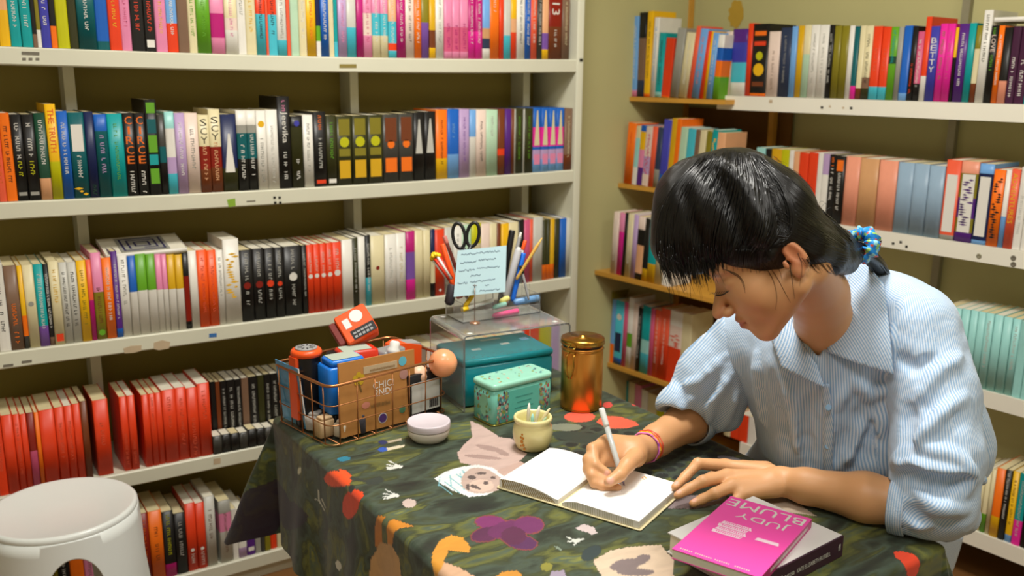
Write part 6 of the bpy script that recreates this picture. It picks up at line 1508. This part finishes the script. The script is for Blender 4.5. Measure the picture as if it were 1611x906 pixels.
c_a = np.degrees(np.arctan2(hx-1155, hy-170))*14          # strands fanning out from the crown
c_b = (Vh@(cr*.62+cu*.78))*900
mm_ = 1/(1+np.exp(-(hx-(1215+.25*(hy-300)))/5)); st_ = np.where(mm_ > .5, c_b, c_a*.8)
a_ = me.attributes.new('strand', 'FLOAT', 'POINT'); a_.data.foreach_set('value', (st_*.35).astype(np.float32)); me.materials.append(mh); hairo = wl('hair', me)
G = [[(1100, 252), (1056, 300), (1038, 350), (1036, 395), (1048, 432)], [(1118, 244), (1080, 290), (1060, 340), (1058, 390), (1072, 440)], [(1135, 242), (1108, 290), (1090, 340), (1088, 390), (1098, 438)],
     [(1152, 240), (1142, 290), (1128, 340), (1120, 385), (1124, 428)], [(1170, 240), (1180, 285), (1178, 330), (1168, 370), (1155, 404)], [(1190, 246), (1212, 290), (1222, 330), (1218, 365), (1196, 404)],
     [(1205, 254), (1238, 300), (1256, 340), (1252, 370), (1222, 388)]]
G2 = [[(1196, 248), (1245, 285), (1288, 326), (1322, 358), (1345, 384)], [(1190, 262), (1240, 306), (1284, 344), (1318, 370), (1344, 390)], [(1200, 300), (1245, 338), (1284, 364), (1315, 383), (1343, 396)],
      [(1212, 350), (1248, 366), (1282, 382), (1314, 396), (1342, 404)], [(1222, 384), (1252, 388), (1284, 400), (1312, 408), (1340, 412)]]
rg = np.random.RandomState(3)
def lock_set(Gs, n, r0, r1, offs=.0):
    b = MB(); paths = []
    for k in range(n):
        f = rg.uniform(0, len(Gs)-1.001); i = int(f); f -= i
        P = [np.array(a)*(1-f)+np.array(c)*f for a, c in zip(Gs[i], Gs[i+1])]
        jit = rg.normal(0, 3.0, 2); P = [p+jit*(.4+.6*j/4)+rg.normal(0, 1.2, 2) for j, p in enumerate(P)]
        S_ = spline(P, 4); t0, t1 = rg.uniform(0, .45), rg.uniform(.6, 1); S_ = S_[int(t0*len(S_)):max(int(t1*len(S_)), int(t0*len(S_))+4)]
        paths.append(S_)
    allp = np.array([p for s_ in paths for p in s_]); t, hit = march(hair, allp, 1.1, 1.9); c = 0
    for s_ in paths:
        tt = t[c:c+len(s_)]; hh = hit[c:c+len(s_)]; c += len(s_)
        P = [at(p[0], p[1], q_-.0012-offs) for p, q_, h in zip(s_, tt, hh) if h]
        if len(P) < 4: continue
        r = rg.uniform(r0, r1); m_ = len(P); b.tube(P, [r*math.sin(PI*(i_+.6)/(m_+.2))**.5 for i_ in range(m_)], 5)
    return b
o = lock_set(G, 620, .0008, .0024).build('hair_strands', mh, hairo); tag(o, kind='stuff')
o = lock_set(G2, 420, .0008, .0022).build('hair_strands', mh, hairo); tag(o, kind='stuff')
# tapering fringe locks
b = MB()
for k in range(90):
    f = k/89; x = 1040+f*112+rg.normal(0, 2); y0_ = 372+rg.uniform(-6, 10); l = (56 if f < .55 else 56-60*(f-.55))*rg.uniform(.75, 1.25)
    dx = rg.uniform(4, 16)*(1-f*.8); S_ = spline([np.array(p) for p in ((x-6+4*f, y0_), (x-3, y0_+l*.35), (x+dx*.3, y0_+l*.72), (x+dx, y0_+l*1.1))], 4)
    t_, h_ = march(hair, S_[:6], 1.1, 1.9); dref = np.median(t_[h_]) if h_.any() else HD-.05
    dref = dref+rg.uniform(-.002, .016); r = rg.uniform(.0016, .0036); n_ = len(S_)
    b.tube([at(p[0], p[1], dref+.0008*i_) for i_, p in enumerate(S_)], [r*(1-(i_/n_)**1.6*.93) for i_ in range(n_)], 6, flat=.6)
o = b.build('fringe', mh, hairo); tag(o, kind='stuff')
# loose fringe and wisps
b = MB()
def wisp(pts, dep, r=.0005):
    S_ = spline([np.array(p, float) for p in pts], 5); n_ = len(S_)
    b.tube([at(p[0], p[1], dep) for p in S_], [r*(1-.85*i_/n_) for i_ in range(n_)], 4)
WISPS = []
def surf_wisp(pts, r=.0006): WISPS.append((spline([np.array(p, float) for p in pts], 5), r))
for k in range(330):
    x = rg.uniform(1038, 1135); y = rg.uniform(395, 424); l = rg.uniform(14, 62)*rg.uniform(.5, 1)*(1 if x < 1110 else .6); dx = rg.uniform(2, 20)*(1 if x < 1080 else .7)
    wisp([(x-2, y-18), (x, y), (x+dx*.5, y+l*.5), (x+dx, y+l)], HD+rg.uniform(-.06, .06), rg.uniform(.0004, .0011))
for k in range(60):
    x = rg.uniform(1118, 1215); surf_wisp([(x, 392), (x-3, 408), (x-2, 414+rg.uniform(0, 16))], .0007)
for p in ([(1140, 424), (1160, 432), (1170, 445), (1172, 461)], [(1148, 428), (1164, 438), (1172, 456)], [(1205, 412), (1222, 436), (1236, 462), (1244, 476)], [(1203, 418), (1216, 440), (1222, 465), (1220, 488)], [(1210, 408), (1226, 425), (1230, 440)],
          [(1242, 415), (1246, 440), (1250, 470)], [(1255, 398), (1262, 420), (1258, 450)], [(1270, 404), (1282, 424), (1290, 430)], [(1290, 414), (1304, 428), (1312, 430)]): surf_wisp(p)
for k in range(36):
    x = 1262+rg.uniform(0, 70); y = 408+(x-1246)*.26; surf_wisp([(x-6, y-8), (x+1, y+2), (x+6, y+6+rg.uniform(0, 8))], .0003)
for k in range(30):    # fly-away hairs over the crown
    x = rg.uniform(1060, 1300); 
    y = np.interp(x, [1051, 1085, 1123, 1171, 1209, 1243, 1280, 1310], [295, 257, 241, 239, 252, 276, 318, 340])
    wisp([(x, y+6), (x+10, y-2-rg.uniform(0, 4)), (x+24, y+4+rg.uniform(-3, 8))], HD+rg.uniform(-.03, .05), .00035)
t_, h_ = march(lambda P: np.minimum(body(P), hair(P)), np.concatenate([np.array(w_[0]) for w_ in WISPS])); c_0 = 0
for S_, r in WISPS:
    tt = t_[c_0:c_0+len(S_)]; c_0 += len(S_); n_ = len(S_)
    b.tube([at(p[0], p[1], q_-.001) for p, q_ in zip(S_, tt)], [r*(1-.8*i_/n_) for i_ in range(n_)], 4)
o = b.build('loose_hairs', mh, hairo); tag(o, kind='stuff')
# lashes and brow
b = MB(); 
def on_face(pts, r, off=.0006):
    S_ = spline([np.array(p, float) for p in pts], 5); t, h = march(body, S_); n_ = len(S_)
    b.tube([at(p[0], p[1], q_-off) for p, q_ in zip(S_, t)], [r*(.3+.7*math.sin(PI*(i_+.5)/n_)) for i_ in range(n_)], 6)
EY = [(1119, 460), (1128, 464.5), (1138, 463), (1147, 457)]
on_face(EY, .0011)
for i_ in range(9):
    a = np.array(EY[0])+(np.array(EY[3])-np.array(EY[0]))*i_/8; on_face([a, a+np.array([-3, 3.5])], .0004, .002)
b.build('eyelashes', mh, woman, WI)
# scrunchie and tail
sc = at(1354, 386, HD+.105); axs = at(1370, 402, HD+.13)-at(1340, 380, HD+.09); axs /= np.linalg.norm(axs)
e1 = np.cross(axs, cf); e1 /= np.linalg.norm(e1); e2 = np.cross(axs, e1)
vsS, fsS, ms_ = [], [], []; nU, nV = 48, 14
for i in range(nU):
    a = 2*PI*i/nU; R0_ = .0215+.0015*math.sin(5*a); rr = .0105*(1+.22*math.sin(11*a)+.12*math.sin(17*a+1))
    for j in range(nV):
        c_ = 2*PI*j/nV; r_ = rr*(1+.10*math.sin(3*c_+7*a)); vsS.append(tuple(sc+(e1*math.cos(a)+e2*math.sin(a))*(R0_+r_*math.cos(c_))+axs*r_*math.sin(c_)*1.3))
for i in range(nU):
    for j in range(nV):
        fsS.append((i*nV+j, ((i+1) % nU)*nV+j, ((i+1) % nU)*nV+(j+1) % nV, i*nV+(j+1) % nV)); z_ = math.sin(i*.9+j*1.3)+math.sin(i*.37-j*2.1+1); ms_.append(1 if z_ > 1.1 else 2 if z_ < -1.25 else 3 if abs(z_) < .09 else 0)
me = bpy.data.meshes.new('scrunchie'); me.from_pydata(vsS, [], fsS)
for nm, c in (('bright_blue_satin', (30, 140, 226)), ('lime_green_print', (150, 200, 110)), ('pale_aqua_print', (150, 215, 225)), ('coral_print', (220, 110, 120))): me.materials.append(mat(nm, c, .35, vary=.1, scale=60))
me.polygons.foreach_set('material_index', ms_); me.polygons.foreach_set('use_smooth', [True]*len(fsS)); wl('scrunchie', me, 'blue floral scrunchie with green patches')
b = MB(); b.tube(spline([at(1342, 392, HD+.10), at(1362, 400, HD+.125), at(1378, 414, HD+.16), at(1392, 440, HD+.23), at(1400, 480, HD+.30)], 5), [.016]*5+[.014]*8+[.010]*8, 10)
for k in range(40):
    d = rg.normal(0, 3.5, 2); b.tube(spline([at(1345+d[0], 392+d[1], HD+.10), at(1364+d[0], 402+d[1], HD+.125), at(1380+d[0]*1.4, 416+d[1]*1.4, HD+.155), at(1392+d[0]*2, 440+d[1], HD+.22)], 4), .0012, 4)
b.build('ponytail', mh, hairo, )
# bracelets
wc = WRR+(ELR-WRR)*.03; ax_w = (ELR-WRR)/np.linalg.norm(ELR-WRR); b1 = np.cross(ax_w, [0, 0, 1]); b1 /= np.linalg.norm(b1); b2 = np.cross(ax_w, b1)
for (d, R_b, r, nm, c, ph, tl) in ((.002, .0275, .0022, 'purple_cord', (160, 70, 180), 0, .25), (.0, .0285, .0016, 'pink_cord', (230, 130, 190), 1, .30), (.008, .0280, .0021, 'yellow_cord', (240, 190, 30), 2, .12), (.014, .0282, .0026, 'orange_red_cord', (236, 80, 36), 3, -.05), (.018, .0278, .0020, 'coral_cord', (230, 110, 80), 4, .1)):
    b = MB(); pts = []
    for i in range(40):
        a = 2*PI*i/40; q_ = 1+.03*math.sin(9*a+ph); pts.append(wc+ax_w*(d+R_b*tl*math.cos(a+.6))+(b1*math.cos(a)+b2*math.sin(a))*R_b*q_)
    b.tube(pts, r, 6, closed=True); o = b.build('bracelet', mat(nm, c, .6, vary=0), woman, WI); o['label'] = nm.replace('_', ' ')+' bracelet'
# trousers and shoes below the desk
tr = SDF(); KN = [np.array([1.14, 1.22, .385]), np.array([1.16, .98, .385])]; AN = [np.array([1.16, 1.26, .09]), np.array([1.18, .93, .09])]
tr.cone(HIP+np.array([0, .02, 0]), HIP+np.array([.02, 0, .10]), .125, .115, .05)
for kn, an_, s in zip(KN, AN, (1, -1)): tr.chain([HIP+np.array([-.02, s*.08, .0]), kn, an_], [.082, .062, .048], .02)
V_, F_ = surface(tr, [1.0, .75, .03], [1.75, 1.45, .80], .008); me = np_mesh('trousers', smooth_v(V_, F_, 2), F_); me.materials.append(mat('dark_denim', (40, 48, 66), .8)); wl('trousers', me)
for an_ in AN:
    b = MB(); b.rbox((-.045, -.042, -.085), (.045, .042, -.06), .02, M=Matrix.Translation(Vector(an_)+Vector((-.0, 0, 0)))); b.sphere((an_[0]-.05, an_[1], .038), (.10, .042, .032), 14); b.sphere((an_[0]+.02, an_[1], .06), (.05, .04, .045), 14)
    b.build('shoe', mat('white_canvas_shoe', (215, 212, 205), .7), woman, WI)
# stool she sits on
make_stool(HIP[0]+.03, HIP[1], .165, 'white round plastic stool under the seated woman', .33)
# the pen
pt = onz(983, 767, TOP+.0125); pd = proj(pt)[2]; ptop = at(946, 642, pd+.045)
o = empty('pen', tuple(pt), label='translucent white pen held in the writing hand', cat='pen'); z = Vector(ptop-pt); L = z.length; o.rotation_euler = z.to_track_quat('Z', 'Y').to_euler()
b = MB(); b.lathe([(.0030, .022), (.0046, .026), (.0050, .04), (.0050, L-.035)], 16); b.build('barrel', mat('frosted_white_plastic', (216, 222, 220), .3, vary=0, trans=.3), o)
b = MB(); b.lathe([(.0052, L-.035), (.0054, L-.03), (.0056, L-.004), (.0048, L), (0, L+.0005)], 16); b.build('cap_end', mat('soft_white_plastic', (226, 228, 224), .4, vary=0), o)
b = MB(); b.lathe([(.0004, 0), (.0010, .004), (.0026, .012), (.0040, .022)], 14); b.build('tip', mat('clear_violet_plastic', (150, 140, 170), .3, vary=0, trans=.4), o)
# ------------------------------------------------------------------ the smallest books beyond the first three hundred become one row of stuff
def join_small(limit=296):
    info = []
    for o in ALLROWS:
        M = Matrix.LocRotScale(o.location, o.rotation_euler, None); c = [ch for ch in o.children if ch.name.startswith('cover')][0]
        xs = [proj(np.array(M @ Vector(v.co)))[:2] for v in c.data.vertices[:6]]+[proj(np.array(M @ Vector(v.co)))[:2] for v in c.data.vertices[-12:-6]]
        xs = np.array(xs); lo_ = np.maximum(xs.min(0), 0); hi_ = np.minimum(xs.max(0), [1611, 906]); a = max(0, hi_[0]-lo_[0])*max(0, hi_[1]-lo_[1])
        cx_, cy_ = (lo_+hi_)/2
        if 1060 < cx_ < 1330 and cy_ > 230 or (430 < cx_ < 740 and cy_ > 560) or (650 < cx_ < 960 and cy_ > 500 and cy_ < 640): a *= .15
        if a <= 0: info.append((-1, o))
        else: info.append((a, o))
    info.sort(key=lambda t: -t[0])
    dead = [o for a, o in info if a < 0]; small = [o for a, o in info[limit:] if a >= 0]
    V_, F_, MI, mats = [], [], [], []
    for o in small:
        M = Matrix.LocRotScale(o.location, o.rotation_euler, None)
        for ch in o.children:
            k = len(V_); V_ += [tuple(M @ v.co) for v in ch.data.vertices]
            ids = []
            for m in ch.data.materials:
                if m not in mats: mats.append(m)
                ids.append(mats.index(m))
            for p in ch.data.polygons: F_.append(tuple(k+i for i in p.vertices)); MI.append(ids[p.material_index])
    for o in dead+small:
        for ch in list(o.children): bpy.data.objects.remove(ch)
        bpy.data.objects.remove(o)
    if V_:
        me = bpy.data.meshes.new('shelved_books'); me.from_pydata(V_, [], F_)
        for m in mats: me.materials.append(m)
        me.polygons.foreach_set('material_index', MI); me.update()
        o = link('shelved_books', me); tag(o, 'remaining thin and half hidden books standing on the shelves', 'books', None, 'stuff')
    print('books kept', len(info)-len(dead)-len(small), 'joined', len(small), 'dropped', len(dead))
join_small()
